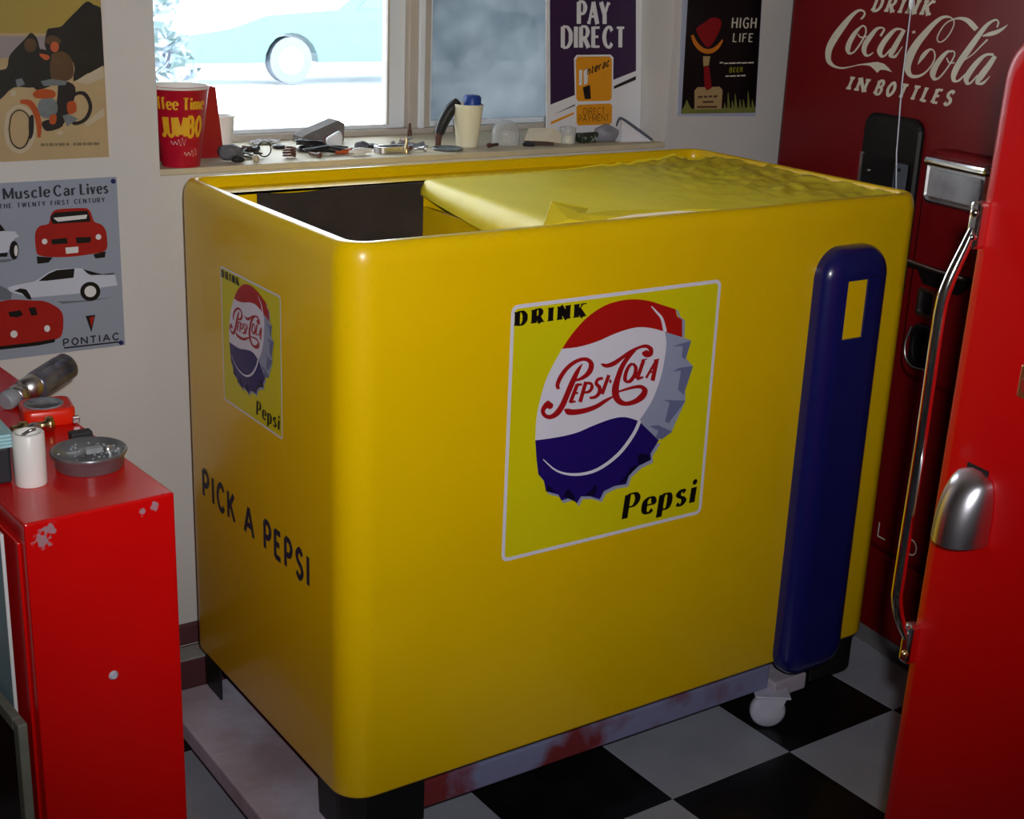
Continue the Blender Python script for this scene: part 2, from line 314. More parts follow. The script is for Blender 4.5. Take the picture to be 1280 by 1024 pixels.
# artwork outlines in tenths of a millimetre, in the plane of the thing they are printed on
ART={'cap_script':[[991,2792,923,2789,972,2857,892,2880,1027,2967,950,3014,1122,3079,1060,3134,1251,3160,1207,3220,1391,3195,1373,3256,1490,3172,1523,3228,1531,3117,1633,3121,1514,3041,1616,2987,1450,2970,1510,2905,1347,2921,1373,2871,1232,2905,1243,2872],[1399,3152,1411,3144,1292,3076,1361,3036,1180,2908,1283,2856,1088,2714,1191,2663,1004,2544,1107,2482,906,2429,990,2347,810,2384,828,2308,736,2415,686,2371,715,2465,629,2483,756,2504,676,2580,799,2480,761,2630,857,2495,823,2589,870,2553,847,2570],[1288,2833,1361,2799,1165,2542,1238,2508],[1314,2785,1305,2837,1423,2784,1417,2822],[1267,2653,1259,2696,1356,2653,1350,2686],[1204,2517,1196,2564,1315,2515,1310,2548],[1456,2850,1532,2821,1361,2523,1437,2494],[1487,2797,1490,2838,1576,2774,1607,2813,1588,2740,1660,2717,1549,2685,1585,2636,1443,2676,1452,2642],[1829,2874,1847,2826,1713,2866,1759,2817,1668,2777,1745,2778,1736,2697,1816,2705,1739,2624,1813,2587,1683,2577,1717,2522,1581,2573,1592,2530],[1919,2900,1990,2870,1797,2596,1873,2563],[1963,2775,1962,2783,1994,2735,1988,2815,2021,2767,2021,2775],[1772,3098,1775,3104,1825,3045,1841,3096,1924,3013,1905,3083,2077,3034,2025,3109,2230,3118,2183,3174,2384,3194,2344,3247,2559,3250,2535,3297,2698,3248,2703,3307,2760,3199,2843,3227,2744,3187,2848,3106,2718,3212,2730,3079,2659,3197,2634,3134,2631,3190,2620,3184],[2530,3276,2541,3266,2312,3174,2381,3119,2172,3017,2267,2967,2084,2814,2201,2770,2035,2639,2184,2609,2073,2474,2205,2496,2196,2351,2256,2426,2372,2295,2362,2373,2584,2304,2527,2394,2755,2376,2640,2467,2798,2512,2676,2515,2664,2615,2645,2554,2503,2628,2517,2574,2337,2612,2355,2568,2176,2588,2191,2554],[2050,2516,2072,2484,1893,2480,1935,2421,1713,2419,1757,2344,1494,2394,1525,2303,1277,2405,1290,2305,1174,2434,1143,2342,1096,2441,1086,2430],[2417,3006,2462,3027,2470,2935,2550,2932,2450,2821,2527,2782,2375,2744,2414,2684,2340,2755,2269,2738,2344,2852,2265,2879,2395,2962,2335,3002,2458,2994,2421,3038],[2627,3060,2706,3028,2512,2748,2591,2714],[2559,2705,2534,2758,2692,2732,2674,2771],[2618,3035,2610,3059,2737,3042,2728,3066],[2909,3017,2958,2989,2719,2738,2767,2710],[2903,3020,2992,2994,2841,2673,2935,2644],[2802,2796,2791,2830,2922,2799,2911,2834],[2884,3000,2876,3024,3004,3003,2996,3028]],'cap_white':[[992,3446,964,3405,924,3346,881,3280,841,3217,805,3158,770,3100,738,3039,708,2975,682,2907,659,2836,638,2763,619,2687,601,2611,584,2533,570,2452,560,2368,555,2270,555,2162,556,2064,557,1996,619,1992,709,1986,812,1981,914,1978,1017,1976,1125,1976,1234,1979,1337,1986,1433,1999,1523,2018,1612,2039,1703,2057,1797,2074,1894,2091,1988,2105,2075,2114,2153,2118,2224,2118,2292,2112,2363,2100,2444,2076,2531,2041,2609,2007,2664,1983,2710,2037,2777,2113,2849,2202,2911,2293,2960,2389,3003,2492,3040,2597,3071,2697,3094,2793,3110,2889,3120,2979,3129,3059,3135,3129,3137,3189,3136,3243,3132,3295,3122,3348,3108,3399,3093,3443,3083,3473,3029,3492,2952,3519,2865,3548,2782,3571,2704,3589,2624,3604,2543,3615,2458,3619,2370,3616,2278,3607,2183,3594,2085,3577,1981,3555,1872,3527,1764,3499,1662,3477,1566,3461,1475,3450,1387,3442,1302,3436,1213,3436,1124,3439,1046,3443]],'cap_red':[[992,3446,1021,3484,1062,3539,1112,3601,1167,3662,1229,3722,1298,3785,1372,3847,1450,3901,1532,3950,1620,3993,1711,4031,1801,4061,1893,4082,1986,4095,2078,4103,2167,4107,2250,4107,2331,4102,2408,4094,2481,4084,2556,4070,2630,4053,2695,4037,2740,4026,3277,3835,3322,3705,3441,3640,3473,3332,3083,3473,3029,3492,2952,3519,2865,3548,2782,3571,2704,3589,2624,3604,2543,3615,2458,3619,2370,3616,2278,3607,2183,3594,2085,3577,1981,3555,1872,3527,1764,3499,1662,3477,1566,3461,1475,3450,1387,3442,1302,3436,1213,3436,1124,3439,1046,3443]],'cap_grey':[[3083,3473,3473,3332,3668,3255,3599,2945,3765,2789,3635,2402,3658,2182,3476,1827,3409,1684,3131,1565,2664,1983,2710,2037,2777,2113,2849,2202,2911,2293,2960,2389,3003,2492,3040,2597,3071,2697,3094,2793,3110,2889,3120,2979,3129,3059,3135,3129,3137,3189,3136,3243,3132,3295,3122,3348,3108,3399,3093,3443]],'cap_blue':[[557,1996,619,1992,709,1986,812,1981,914,1978,1017,1976,1125,1976,1234,1979,1337,1986,1433,1999,1523,2018,1612,2039,1703,2057,1797,2074,1894,2091,1988,2105,2075,2114,2153,2118,2224,2118,2292,2112,2363,2100,2444,2076,2531,2041,2609,2007,2664,1983,3131,1565,2970,1351,2994,1237,2734,1173,2535,1044,2482,889,2234,902,2012,851,1939,718,1729,813,1537,850,1457,736,1361,874,1134,853,1071,972,816,1075,763,1274,648,1400,598,1670]],'cap_edge':[[3183,1507,3022,1292,3046,1178,2786,1114,2586,985,2533,829,2284,844,2062,793,1988,659,1777,755,1585,792,1505,678,1408,816,1180,796,1118,915,862,1018,808,1219,693,1345,642,1615],[3277,3835,3361,3784,3389,3698,3511,3611,3527,3326,3473,3332,3396,3629]],'cap_line':[[2642,2010,2710,1974,2521,1780,2585,1738,2228,1485,2281,1433,1807,1293,1838,1239,1383,1290,1387,1241,1016,1411,1002,1385,729,1652,718,1642],[3120,3476,3045,3471,3022,3707,2969,3695,2890,3837,2857,3818,2754,3948,2741,3939]],'cap_shade':[[3269,3202,3675,3249,3583,2934,3496,2978,3497,3174],[3313,2757,3452,2803,3764,2794,3607,2301,3470,2421,3499,2748],[3154,2285,3660,2193,3320,1842,3233,1890,3304,2213],[2887,1861,3093,1845,3419,1674,3201,1575,3053,1617,3102,1743]],'cap_flute':[[1178,926,1220,1022,1292,1029,1399,873,1430,772],[1595,845,1737,924,1829,1012,1862,900,1819,813],[2311,921,2477,1062,2568,1195,2722,1188,2507,1013,2462,936],[2722,1188,2681,1366,2782,1391,2969,1316,2951,1233],[813,1079,853,1195,955,1073,1029,1017]],'cap_text_boxes':[[98,3926,92,4147,1388,3924],[2430,240,2423,689,4096,223,4051,504]],'cola_script':[[-3418,13638,-3455,13658,-3332,13695,-3392,13714,-3305,13789,-3362,13777,-3430,13850,-3436,13812,-3613,13827,-3558,13780,-3834,13701,-3720,13646,-4078,13504,-3902,13436,-4310,13272,-4094,13206,-4465,13027,-4243,12991,-4480,12821,-4281,12832,-4380,12661,-4250,12722,-4139,12585,-4109,12638,-3865,12580,-3870,12615,-3589,12638,-3600,12660,-3324,12700,-3334,12722,-3087,12724,-3097,12766,-2910,12712,-2918,12796],[-3431,13506,-3387,13486,-3626,13381,-3509,13339,-3789,13171,-3630,13139,-3829,13001,-3662,13010,-3699,12898,-3664,12953,-3532,12943,-3569,12968,-3395,13070,-3443,13087,-3272,13236,-3322,13249,-3202,13381,-3249,13384,-3234,13500,-3281,13484,-3343,13536,-3344,13502,-3422,13511,-3395,13481],[-3493,13333,-3464,13353,-3374,13265,-3366,13295,-3173,13298,-3186,13327],[-2725,13337,-2788,13357,-2668,13419,-2728,13435,-2639,13498,-2693,13485,-2755,13535,-2750,13501,-2933,13504,-2864,13457,-3114,13361,-2986,13312,-3276,13170,-3117,13136,-3291,13009,-3143,13024,-3168,12904,-3113,12954,-3024,12918,-3048,12949,-2913,12993,-2933,13007],[-2086,13534,-2086,13501,-2309,13543,-2276,13495,-2503,13441,-2397,13389,-2717,13236,-2571,13189,-2812,13045,-2637,13044,-2673,12921,-2624,12977,-2518,12962,-2555,12986,-2378,13110,-2412,13124],[-2105,13532,-2012,13506,-2260,13319,-2130,13283,-2401,13103,-2251,13067,-2429,12960,-2309,12995,-2226,12944,-2268,12993,-2133,13054,-2167,13067,-2043,13187,-2063,13193],[-1532,12870,-1547,12874,-1381,13015,-1486,13053,-1284,13125,-1355,13170,-1209,13182,-1208,13214,-1126,13136,-1088,13148,-1104,13018,-1062,13015,-1167,12890,-1129,12877,-1301,12754,-1265,12732,-1473,12676,-1440,12629,-1637,12661,-1652,12591,-1703,12708,-1829,12653,-1730,12826,-1940,12822,-1667,13029,-1894,13076,-1539,13253,-1724,13319,-1377,13448,-1525,13516,-1195,13647,-1299,13705,-1031,13778,-1089,13830,-905,13820,-917,13865,-782,13817,-766,13841,-701,13760,-667,13767,-706,13660,-672,13653,-801,13496,-770,13484,-931,13383,-908,13363,-1031,13367,-1048,13345,-1065,13433,-1102,13435,-1001,13577,-1034,13588,-875,13716,-901,13733,-689,13794,-707,13820,-522,13808,-527,13861,-365,13770,-322,13850,-236,13697,-147,13777,-102,13619,-15,13687],[123,13535,114,13551,312,13556,271,13622,499,13613,446,13675,642,13706,604,13738,718,13790,711,13794],[-629,13206,-629,13178,-752,13212,-714,13173,-919,13108,-819,13062,-1090,12915,-944,12874,-1162,12733,-992,12734,-1039,12606,-992,12671,-872,12657,-905,12680,-717,12821,-753,12835,-594,12995,-632,13007,-528,13130,-568,13134,-559,13207,-589,13189,-649,13227,-659,13200],[-768,13064,-739,13078,-675,12969,-658,12995,-516,12982,-521,13007],[473,13722,440,13728,500,13814,458,13810,424,13875,420,13845,296,13849,335,13813,125,13746,209,13702,-71,13533,51,13483,-281,13276,-134,13220,-464,13026,-310,12979,-568,12787,-416,12769,-507,12632,-429,12683,-325,12650,-358,12682,-179,12799,-203,12812],[-251,13060,-268,13073,-59,13181,-82,13195,111,13333,84,13349,282,13481,243,13503],[467,13249,478,13205,257,13229,294,13184,55,13105,154,13053,-123,12913,10,12864,-225,12736,-76,12722,-130,12609,-75,12668,12,12650,-25,12674,145,12811,120,12823],[471,13221,565,13186,323,13040,451,12990,139,12814,285,12764,110,12653,213,12686,301,12649,268,12696,405,12745,376,12761,462,12827,450,12832],[-1800,13458,-1833,13501,-1717,13486,-1750,13528]],'cola_tail':[[-3031,12741,-2922,12798,-2748,12822,-2539,12802,-2381,12729,-2266,12654,-2488,12682,-2632,12669,-2722,12598,-2806,12654,-2936,12710]],'mus':{'red':[[-2174,9708,-2167,9762,-2156,9799,-2140,9830,-2120,9858,-2097,9879,-2066,9896,-2020,9903,-1967,9906,-1924,9921,-1903,9962,-1892,10015,-1880,10061,-1864,10093,-1847,10117,-1822,10137,-1796,10151,-1761,10159,-1698,10164,-1577,10165,-1426,10162,-1307,10155,-1248,10147,-1222,10134,-1202,10112,-1181,10077,-1167,10033,-1154,9992,-1146,9957,-1140,9926,-1123,9899,-1087,9876,-1040,9858,-999,9835,-971,9807,-949,9776,-932,9738,-920,9695,-913,9647,-912,9590,-910,9516,-913,9434,-942,9371,-1011,9340,-1106,9328,-1211,9320,-1327,9312,-1453,9307,-1574,9306,-1687,9309,-1797,9315,-1893,9325,-1976,9337,-2047,9352,-2101,9370,-2136,9384,-2154,9400,-2166,9439,-2175,9519,-2177,9622],[-2950,8618,-2923,8679,-2891,8652,-2847,8625,-2792,8632,-2724,8640,-2640,8640,-2524,8625,-2391,8603,-2278,8583,-2205,8574,-2153,8568,-2103,8556,-2050,8534,-1998,8507,-1949,8474,-1898,8437,-1850,8394,-1813,8348,-1792,8303,-1781,8255,-1778,8195,-1782,8111,-1793,8014,-1813,7936,-1834,7888,-1864,7858,-1918,7836,-1998,7818,-2101,7807,-2243,7801,-2462,7801,-2718,7805,-2909,7810,-2991,7781,-3011,7752,-3012,7813,-3005,8053,-2980,8381]],'dark':[[-1890,10035,-1807,10109,-1238,10106,-1199,9995,-1192,9904,-1855,9913],[-1899,9642,-1624,9647,-1621,9547,-1887,9551],[-1472,9644,-1193,9631,-1217,9532,-1461,9534],[-2168,9363,-1893,9321,-1970,9237,-2163,9231],[-1175,9314,-949,9353,-968,9240,-1143,9237],[-2464,9500,-2471,9450,-2485,9405,-2505,9371,-2529,9349,-2554,9343,-2578,9354,-2598,9379,-2612,9416,-2620,9463,-2620,9513,-2613,9563,-2598,9607,-2578,9642,-2555,9663,-2530,9669,-2507,9659,-2486,9634,-2472,9597,-2464,9551],[-2844,10006,-2745,9982,-2666,9860,-2755,9849,-2855,9857],[-2885,9474,-2647,9471,-2669,9402,-2889,9412],[-2167,8925,-1983,9039,-1837,9089,-1524,9087,-1552,8924,-2026,8915],[-1381,9065,-1121,8966,-976,8925,-1233,8940,-1303,8984],[-1085,8626,-1097,8572,-1126,8526,-1169,8491,-1221,8471,-1278,8468,-1334,8483,-1384,8513,-1422,8556,-1444,8608,-1450,8664,-1438,8717,-1409,8763,-1367,8798,-1315,8818,-1258,8821,-1202,8807,-1153,8777,-1114,8734,-1091,8682],[-2594,8789,-2488,8824,-2386,8795,-2324,8680,-2308,8601,-2380,8622,-2460,8730],[-2725,8421,-2516,8435,-2470,8347,-2560,8311,-2697,8336],[-2374,8461,-2251,8461,-2222,8319,-2332,8313],[-3012,7813,-2908,7828,-2295,7826,-1945,7848,-1958,7784,-2246,7760,-2913,7764,-3015,7777],[-1377,8202,-1201,8205,-1293,7889],[-994,8940,-817,8942,-818,8923,-995,8921]],'silver':[[-2856,9850,-2754,9851,-2501,9831,-2440,9729,-2510,9717,-2567,9633,-2647,9480,-2783,9474,-2884,9482],[-2692,8863,-2570,8887,-2255,8919,-2183,8948,-1981,9066,-1836,9107,-1515,9092,-1380,9074,-1287,8954,-801,8899,-768,8707,-1063,8695,-1103,8628,-1432,8662,-1452,8627,-1867,8632,-2292,8640,-2581,8743,-2679,8807]],'light':[[-1839,10019,-1242,10034,-1264,9963,-1765,9945],[-1661,9477,-1434,9477,-1440,9368,-1659,9366],[-1966,9611,-1974,9586,-1993,9570,-2018,9565,-2042,9574,-2059,9593,-2063,9619,-2055,9643,-2036,9660,-2011,9665,-1987,9656,-1971,9637],[-1015,9617,-1023,9592,-1043,9574,-1069,9570,-1094,9578,-1112,9599,-1117,9625,-1109,9650,-1089,9667,-1063,9672,-1038,9663,-1021,9643],[-1162,8634,-1169,8603,-1186,8575,-1211,8554,-1241,8543,-1274,8541,-1307,8549,-1335,8567,-1357,8593,-1371,8623,-1374,8656,-1367,8687,-1350,8715,-1325,8735,-1295,8747,-1262,8749,-1230,8741,-1201,8723,-1179,8698,-1165,8667],[-2022,8045,-2031,8015,-2052,7994,-2079,7988,-2105,8000,-2123,8025,-2128,8058,-2119,8088,-2098,8109,-2071,8114,-2045,8103,-2027,8078],[-2592,8011,-2603,7979,-2627,7957,-2659,7952,-2689,7965,-2710,7992,-2716,8026,-2706,8058,-2681,8079,-2649,8084,-2619,8072,-2598,8045],[-2481,9492,-2489,9444,-2503,9409,-2519,9398,-2533,9412,-2542,9449,-2543,9498,-2535,9546,-2521,9581,-2505,9592,-2491,9578,-2482,9542]],'shade':[[-1874,8522,-1405,8491,-831,8496,-1260,8466,-1770,8470],[-2926,8940,-2826,8912,-2728,8848,-2632,8748,-2657,8642,-2948,8645],[-2893,9359,-2450,9356,-2694,9306,-2897,9315]],'chev':[[-1315,8161,-1217,8188,-1285,7977]]},'moto':{'sky':[[-2600,13847,-762,13881,-799,13073,-2660,13073]],'haze':[[-2659,13080,-1486,13081,-1502,12830,-2688,12712]],'tree':[[-767,13447,-808,13553,-869,13582,-925,13599,-966,13630,-1002,13649,-1042,13648,-1089,13620,-1140,13573,-1195,13520,-1261,13461,-1330,13396,-1391,13340,-1432,13298,-1464,13264,-1502,13238,-1554,13225,-1611,13220,-1660,13212,-1695,13208,-1721,13200,-1741,13162,-1769,13067,-1791,12941,-1763,12832,-1636,12765,-1457,12714,-1328,12649,-1310,12538,-1343,12413,-1347,12337,-1286,12347,-1195,12405,-1098,12464,-992,12479,-880,12494,-798,12591,-761,12850,-754,13189],[-1931,12832,-1848,12876,-1747,12849,-1675,12780,-1657,12651,-1668,12478,-1691,12343,-1717,12280,-1753,12255,-1802,12241,-1880,12213,-1969,12197,-2023,12245,-2022,12422,-1985,12663],[-2109,13035,-2070,13078,-2034,13118,-2000,13136,-1965,13120,-1932,13082,-1904,13035,-1891,12981,-1884,12918,-1865,12858,-1816,12810,-1756,12765,-1719,12704,-1722,12607,-1749,12493,-1792,12396,-1850,12328,-1923,12278,-2010,12245,-2117,12243,-2236,12259,-2344,12252,-2435,12195,-2516,12115,-2588,12052,-2653,12006,-2708,11976,-2743,12005,-2752,12142,-2741,12337,-2705,12486,-2629,12535,-2528,12540,-2448,12558,-2415,12618,-2403,12691,-2383,12759,-2342,12814,-2294,12863,-2245,12910,-2199,12954,-2153,12996]],'brown':[[-1690,12754,-1638,12808,-1568,12831,-1502,12830,-1444,12807,-1390,12761,-1351,12700,-1332,12618,-1328,12521,-1341,12441,-1372,12389,-1421,12356,-1480,12339,-1560,12335,-1651,12348,-1714,12395,-1731,12503,-1719,12645],[-1789,13022,-1763,13052,-1716,13083,-1667,13098,-1617,13088,-1564,13063,-1528,13035,-1514,13006,-1518,12975,-1541,12953,-1596,12945,-1669,12945,-1729,12954,-1765,12971,-1787,12996],[-1924,12934,-1932,12899,-1948,12867,-1973,12842,-2003,12826,-2035,12820,-2066,12826,-2094,12842,-2114,12868,-2127,12899,-2129,12935,-2122,12970,-2105,13001,-2081,13026,-2051,13042,-2019,13048,-1988,13042,-1960,13026,-1939,13001,-1927,12969]],'flesh':[[-1554,12907,-1560,12880,-1572,12856,-1589,12837,-1610,12825,-1633,12821,-1656,12825,-1675,12837,-1690,12857,-1699,12881,-1701,12908,-1695,12935,-1683,12959,-1666,12978,-1645,12990,-1622,12994,-1600,12990,-1580,12978,-1565,12958,-1556,12934],[-1895,12794,-1866,12800,-1812,12792,-1766,12781,-1739,12766,-1721,12747,-1718,12729,-1734,12710,-1765,12693,-1798,12691,-1838,12720,-1879,12763]],'dark':[[-1586,12341,-1514,12347,-1420,12325,-1350,12285,-1320,12235,-1316,12168,-1336,12075,-1393,11930,-1475,11760,-1551,11633,-1618,11565,-1680,11542,-1714,11585,-1701,11737,-1660,11955,-1625,12134,-1616,12238,-1611,12304],[-1453,11880,-1509,11909,-1342,12077,-1380,12127,-1192,12095,-1151,12152,-1109,11909,-1043,11911,-1193,11722,-1147,11678,-1356,11658,-1371,11595,-1465,11785,-1513,11741],[-2462,11557,-2482,11562,-2408,11786,-2425,11796,-2282,11867,-2281,11888,-2156,11778,-2137,11788,-2137,11548,-2111,11546,-2216,11321,-2195,11307,-2325,11253,-2330,11227,-2439,11355,-2458,11346,-2462,11561,-2482,11558],[-2137,11730,-2111,11781,-2078,11799,-2055,11780,-2053,11703,-2061,11588,-2075,11493,-2099,11429,-2128,11385,-2148,11391,-2153,11482,-2149,11623],[-1919,11671,-1839,11701,-1719,11717,-1626,11714,-1580,11681,-1563,11627,-1581,11581,-1655,11544,-1764,11515,-1851,11511,-1902,11552,-1930,11618]],'orange':[[-2037,12155,-2010,12181,-1964,12204,-1908,12217,-1833,12217,-1748,12207,-1688,12187,-1662,12150,-1662,12104,-1695,12070,-1784,12058,-1905,12059,-1996,12069,-2035,12093,-2046,12125],[-2266,11988,-2251,12049,-2138,11948,-2073,12031,-2060,11813,-1966,11849,-2019,11617,-1930,11625,-2015,11412,-1963,11410],[-1476,11973,-1438,12000,-1383,12008,-1341,11996,-1321,11953,-1314,11889,-1324,11837,-1363,11804,-1419,11783,-1461,11788,-1481,11839,-1487,11915],[-1781,11772,-1748,11790,-1704,11794,-1674,11782,-1670,11740,-1679,11680,-1697,11638,-1726,11623,-1764,11625,-1789,11641,-1798,11679,-1795,11732]],'steel':[[-1638,11899,-1650,11842,-1678,11792,-1719,11752,-1769,11728,-1824,11721,-1877,11731,-1923,11759,-1959,11800,-1980,11852,-1984,11908,-1972,11964,-1944,12014,-1903,12053,-1853,12078,-1800,12086,-1747,12075,-1700,12048,-1664,12007,-1643,11956],[-1900,12346,-1714,12382,-1453,12339,-1484,12274,-1853,12268],[-1569,11765,-1461,11788,-1305,11704,-1501,11578],[-2309,12379,-2205,12402,-2161,12299,-2293,12251]],'pale':[[-2498,11555,-2557,11568,-2434,11816,-2480,11846,-2279,11908,-2275,11965,-2130,11806,-2079,11835,-2093,11547,-2035,11543,-2180,11304,-2130,11267,-2329,11222,-2334,11154,-2461,11316,-2521,11283,-2497,11567,-2558,11556],[-2318,12154,-2326,12126,-2345,12105,-2368,12098,-2390,12107,-2406,12128,-2410,12156,-2402,12184,-2383,12204,-2360,12211,-2337,12203,-2322,12182],[-1574,11474,-1586,11453,-1613,11441,-1646,11442,-1672,11456,-1681,11478,-1669,11500,-1642,11512,-1609,11511,-1583,11497],[-1320,12337,-820,12591,-818,12381,-1109,12280],[-1202,11621,-846,11877,-845,11743,-1150,11566]],'ink':[[-1965,11310,-1896,11307,-1899,11259,-1968,11262],[-1880,11308,-1843,11306,-1846,11259,-1883,11260],[-1827,11307,-1748,11303,-1751,11256,-1831,11259],[-1727,11305,-1679,11303,-1682,11255,-1730,11257],[-1663,11303,-1556,11299,-1559,11251,-1666,11255],[-1534,11301,-1481,11298,-1484,11250,-1537,11253],[-1411,11298,-1362,11296,-1365,11248,-1413,11250],[-1346,11297,-1264,11293,-1267,11245,-1349,11248],[-1248,11295,-1188,11292,-1191,11244,-1251,11246],[-1172,11293,-1079,11289,-1082,11241,-1175,11245],[-1062,11291,-958,11286,-961,11238,-1065,11242]]},'beer':{'black':[[12292,14159,14536,14202,14551,13893,14677,11343,12382,11384,12320,13862]],'green':[[12367,11494,14669,11463,14677,11343,12375,11384],[12413,11487,12472,11595,12513,11704,12584,11592,12683,11480],[13661,11471,13666,11591,13684,11591,13735,11469],[13771,11468,13747,11829,13765,11828,13859,11466],[13900,11465,13897,11639,13916,11638,13988,11463],[13992,11462,13970,11797,13988,11797,14095,11460],[14140,11458,14134,11660,14152,11659,14229,11456],[14252,11455,14245,11657,14264,11657,14341,11453],[14401,11451,14370,11842,14389,11842,14498,11449],[14532,11448,14525,11651,14544,11650,14645,11445]],'tan':[[12721,11889,12801,11966,13477,11966,13577,11885,13590,11460,12766,11470],[12895,12650,13114,12649,13091,12442,12930,12428]],'crimson':[[12644,13263,12702,13306,12790,13350,12873,13391,12939,13432,13002,13471,13072,13493,13167,13495,13270,13480,13342,13445,13368,13385,13363,13306,13333,13214,13272,13098,13186,12971,13106,12881,13046,12846,12992,12849,12930,12881,12841,12957,12745,13062,12674,13149,12638,13198,12626,13230],[12944,12428,13105,12416,13239,11944,13093,11882,13012,11975]],'orange':[[12485,13099,12559,13123,12596,12907,12693,12959,12843,12739,12897,12830,13140,12712,13097,12813,13361,12831,13281,12888,13468,12999,13424,13019]],'ink':[[12839,11769,12981,11771,12986,11724,12844,11722],[13016,11771,13123,11773,13128,11726,13022,11723],[13159,11773,13265,11776,13271,11728,13164,11725],[13302,11772,13431,11775,13436,11727,13307,11725],[12993,11656,13315,11653,13321,11605,12999,11608],[12828,11547,13436,11536,13442,11488,12833,11499]],'white':[[13414,12517,13521,12521,13524,12490,13417,12486],[13548,12500,13670,12504,13674,12473,13552,12469],[13692,12504,13909,12507,13913,12475,13696,12472],[13931,12507,14077,12511,14081,12479,13935,12475],[14099,12505,14268,12509,14272,12477,14103,12473],[14290,12509,14475,12512,14479,12480,14294,12477],[13629,12214,13737,12217,13741,12186,13633,12182],[13763,12214,13945,12217,13948,12185,13767,12183],[13974,12216,14083,12220,14087,12188,13978,12185],[14105,12220,14252,12223,14256,12191,14109,12188]]},'beer_text':[[13709,13267,13681,13498,14435,13280],[13775,12957,13752,13151,14376,12966],[13747,12285,13735,12388,14166,12293]],'mus_text':[[-2655,10390,-2624,10574,-851,10378],[-2738,10243,-2725,10325,-905,10232],[-1809,7699,-1806,7831,-799,7670]],'sign':{'purple':[[72,3464,2470,3516,2515,1501,111,807]],'white2':[[751,1794,824,1865,1772,1867,1857,1800,1853,894,1785,822,828,832,780,905],[803,812,1843,815,1844,732,803,760]],'orange':[[799,1766,861,1828,1735,1827,1811,1771,1815,910,1747,853,876,862,817,919],[818,730,877,787,1766,793,1832,747,1829,378,1772,326,879,333,827,381],[117,439,756,631,756,581,117,376]],'black':[[1872,1173,2509,1386,2510,1303,1873,1108],[208,598,781,801,781,772,407,655],[993,1160,1197,1214,1225,909,1050,904]],'hand':[[888,1536,972,1549,974,1218,889,1206],[1010,1506,1102,1576,1139,1504,1122,1245,1030,1217]]},'sign_text':[[868,2522,866,3002,1708,2535],[435,2017,434,2472,2170,2028],[1140,1374,1120,1547,1719,1555],[1026,556,1025,710,1617,562],[893,408,893,548,1744,416]]}

# ================================================================== SETTING
FX0, FX1, FY0, FY1, CZ = -2.5, 2.22, -4.1, 0.75, 2.5
fl_ = struct(MB().box(FX0 - .1, FX1 + .1, FY0 - .1, FY1 + .4, -.08, -.004).build('floor', 'subfloor'))
TS = 0.3048; ta = math.radians(0.85); tx, ty = 0.9540, -0.0460
tmesh = []
for key in ('tile_white', 'tile_black'):
    b = MB().box(-TS / 2 + .0006, TS / 2 - .0006, -TS / 2 + .0006, TS / 2 - .0006, -.0039, 0, bev=.0004, seg=1)
    t0 = b.build('tile', key); tmesh.append(t0.data); bpy.data.objects.remove(t0)
for i in range(-12, 6):
    for j in range(-14, 4):
        cx, cy = (i + .5) * TS, (j + .5) * TS
        X = tx + cx * math.cos(ta) - cy * math.sin(ta); Y = ty + cx * math.sin(ta) + cy * math.cos(ta)
        if not (FX0 - .12 < X < FX1 + .12 and FY0 - .12 < Y < FY1 + .12): continue
        o = bpy.data.objects.new('tile', tmesh[1 - (i + j) % 2]); COL.objects.link(o)
        o.parent = fl_; o.location = (X, Y, 0); o.rotation_euler = (0, 0, ta)
# walls; the back one holds the window, 0.35 m deep
WX0, WX1, WZ0, WZ1, WY1 = 0.013, 1.200, 1.075, 1.98, 1.10
wb = MB()
wb.box(FX0 - .1, WX0, FY1, WY1, 0, CZ); wb.box(WX1, FX1 + .1, FY1, WY1, 0, CZ); wb.box(WX0, WX1, FY1, WY1, 0, WZ0 - .012); wb.box(WX0, WX1, FY1, WY1, WZ1, CZ)
struct(wb.build('wall_back', 'wall_cream'))
struct(MB().box(FX0 - .12, FX0, FY0, FY1, 0, CZ).build('wall_left', 'wall_cream'))
struct(MB().box(FX1, FX1 + .12, FY0, FY1, 0, CZ).build('wall_right', 'wall_cream'))
struct(MB().box(FX0 - .12, FX1 + .12, FY0 - .12, FY0, 0, CZ).build('wall_rear', 'wall_cream'))
struct(MB().box(FX0 - .12, FX1 + .12, FY0 - .12, WY1, CZ, CZ + .1).build('ceiling', 'ceiling_white'))
struct(MB().box(WX0, WX1, FY1, WY1 - .03, WZ0 - .012, WZ0, bev=.002).build('trim_1', 'sill_paint'))
struct(MB().box(FX0, FX1, FY1 - .012, FY1, .118, .162, bev=.003).build('baseboard_back', 'maroon_paint'))
lg = struct(MB().box(FX0, FX1, FY1 - .062, FY1, .0, .112, bev=.003).build('trim_2', 'maroon_paint'))
MB().box(FX0, FX1, FY1 - .063, FY1 - .013, .112, .1155).build('ledge_top', 'concrete', lg)

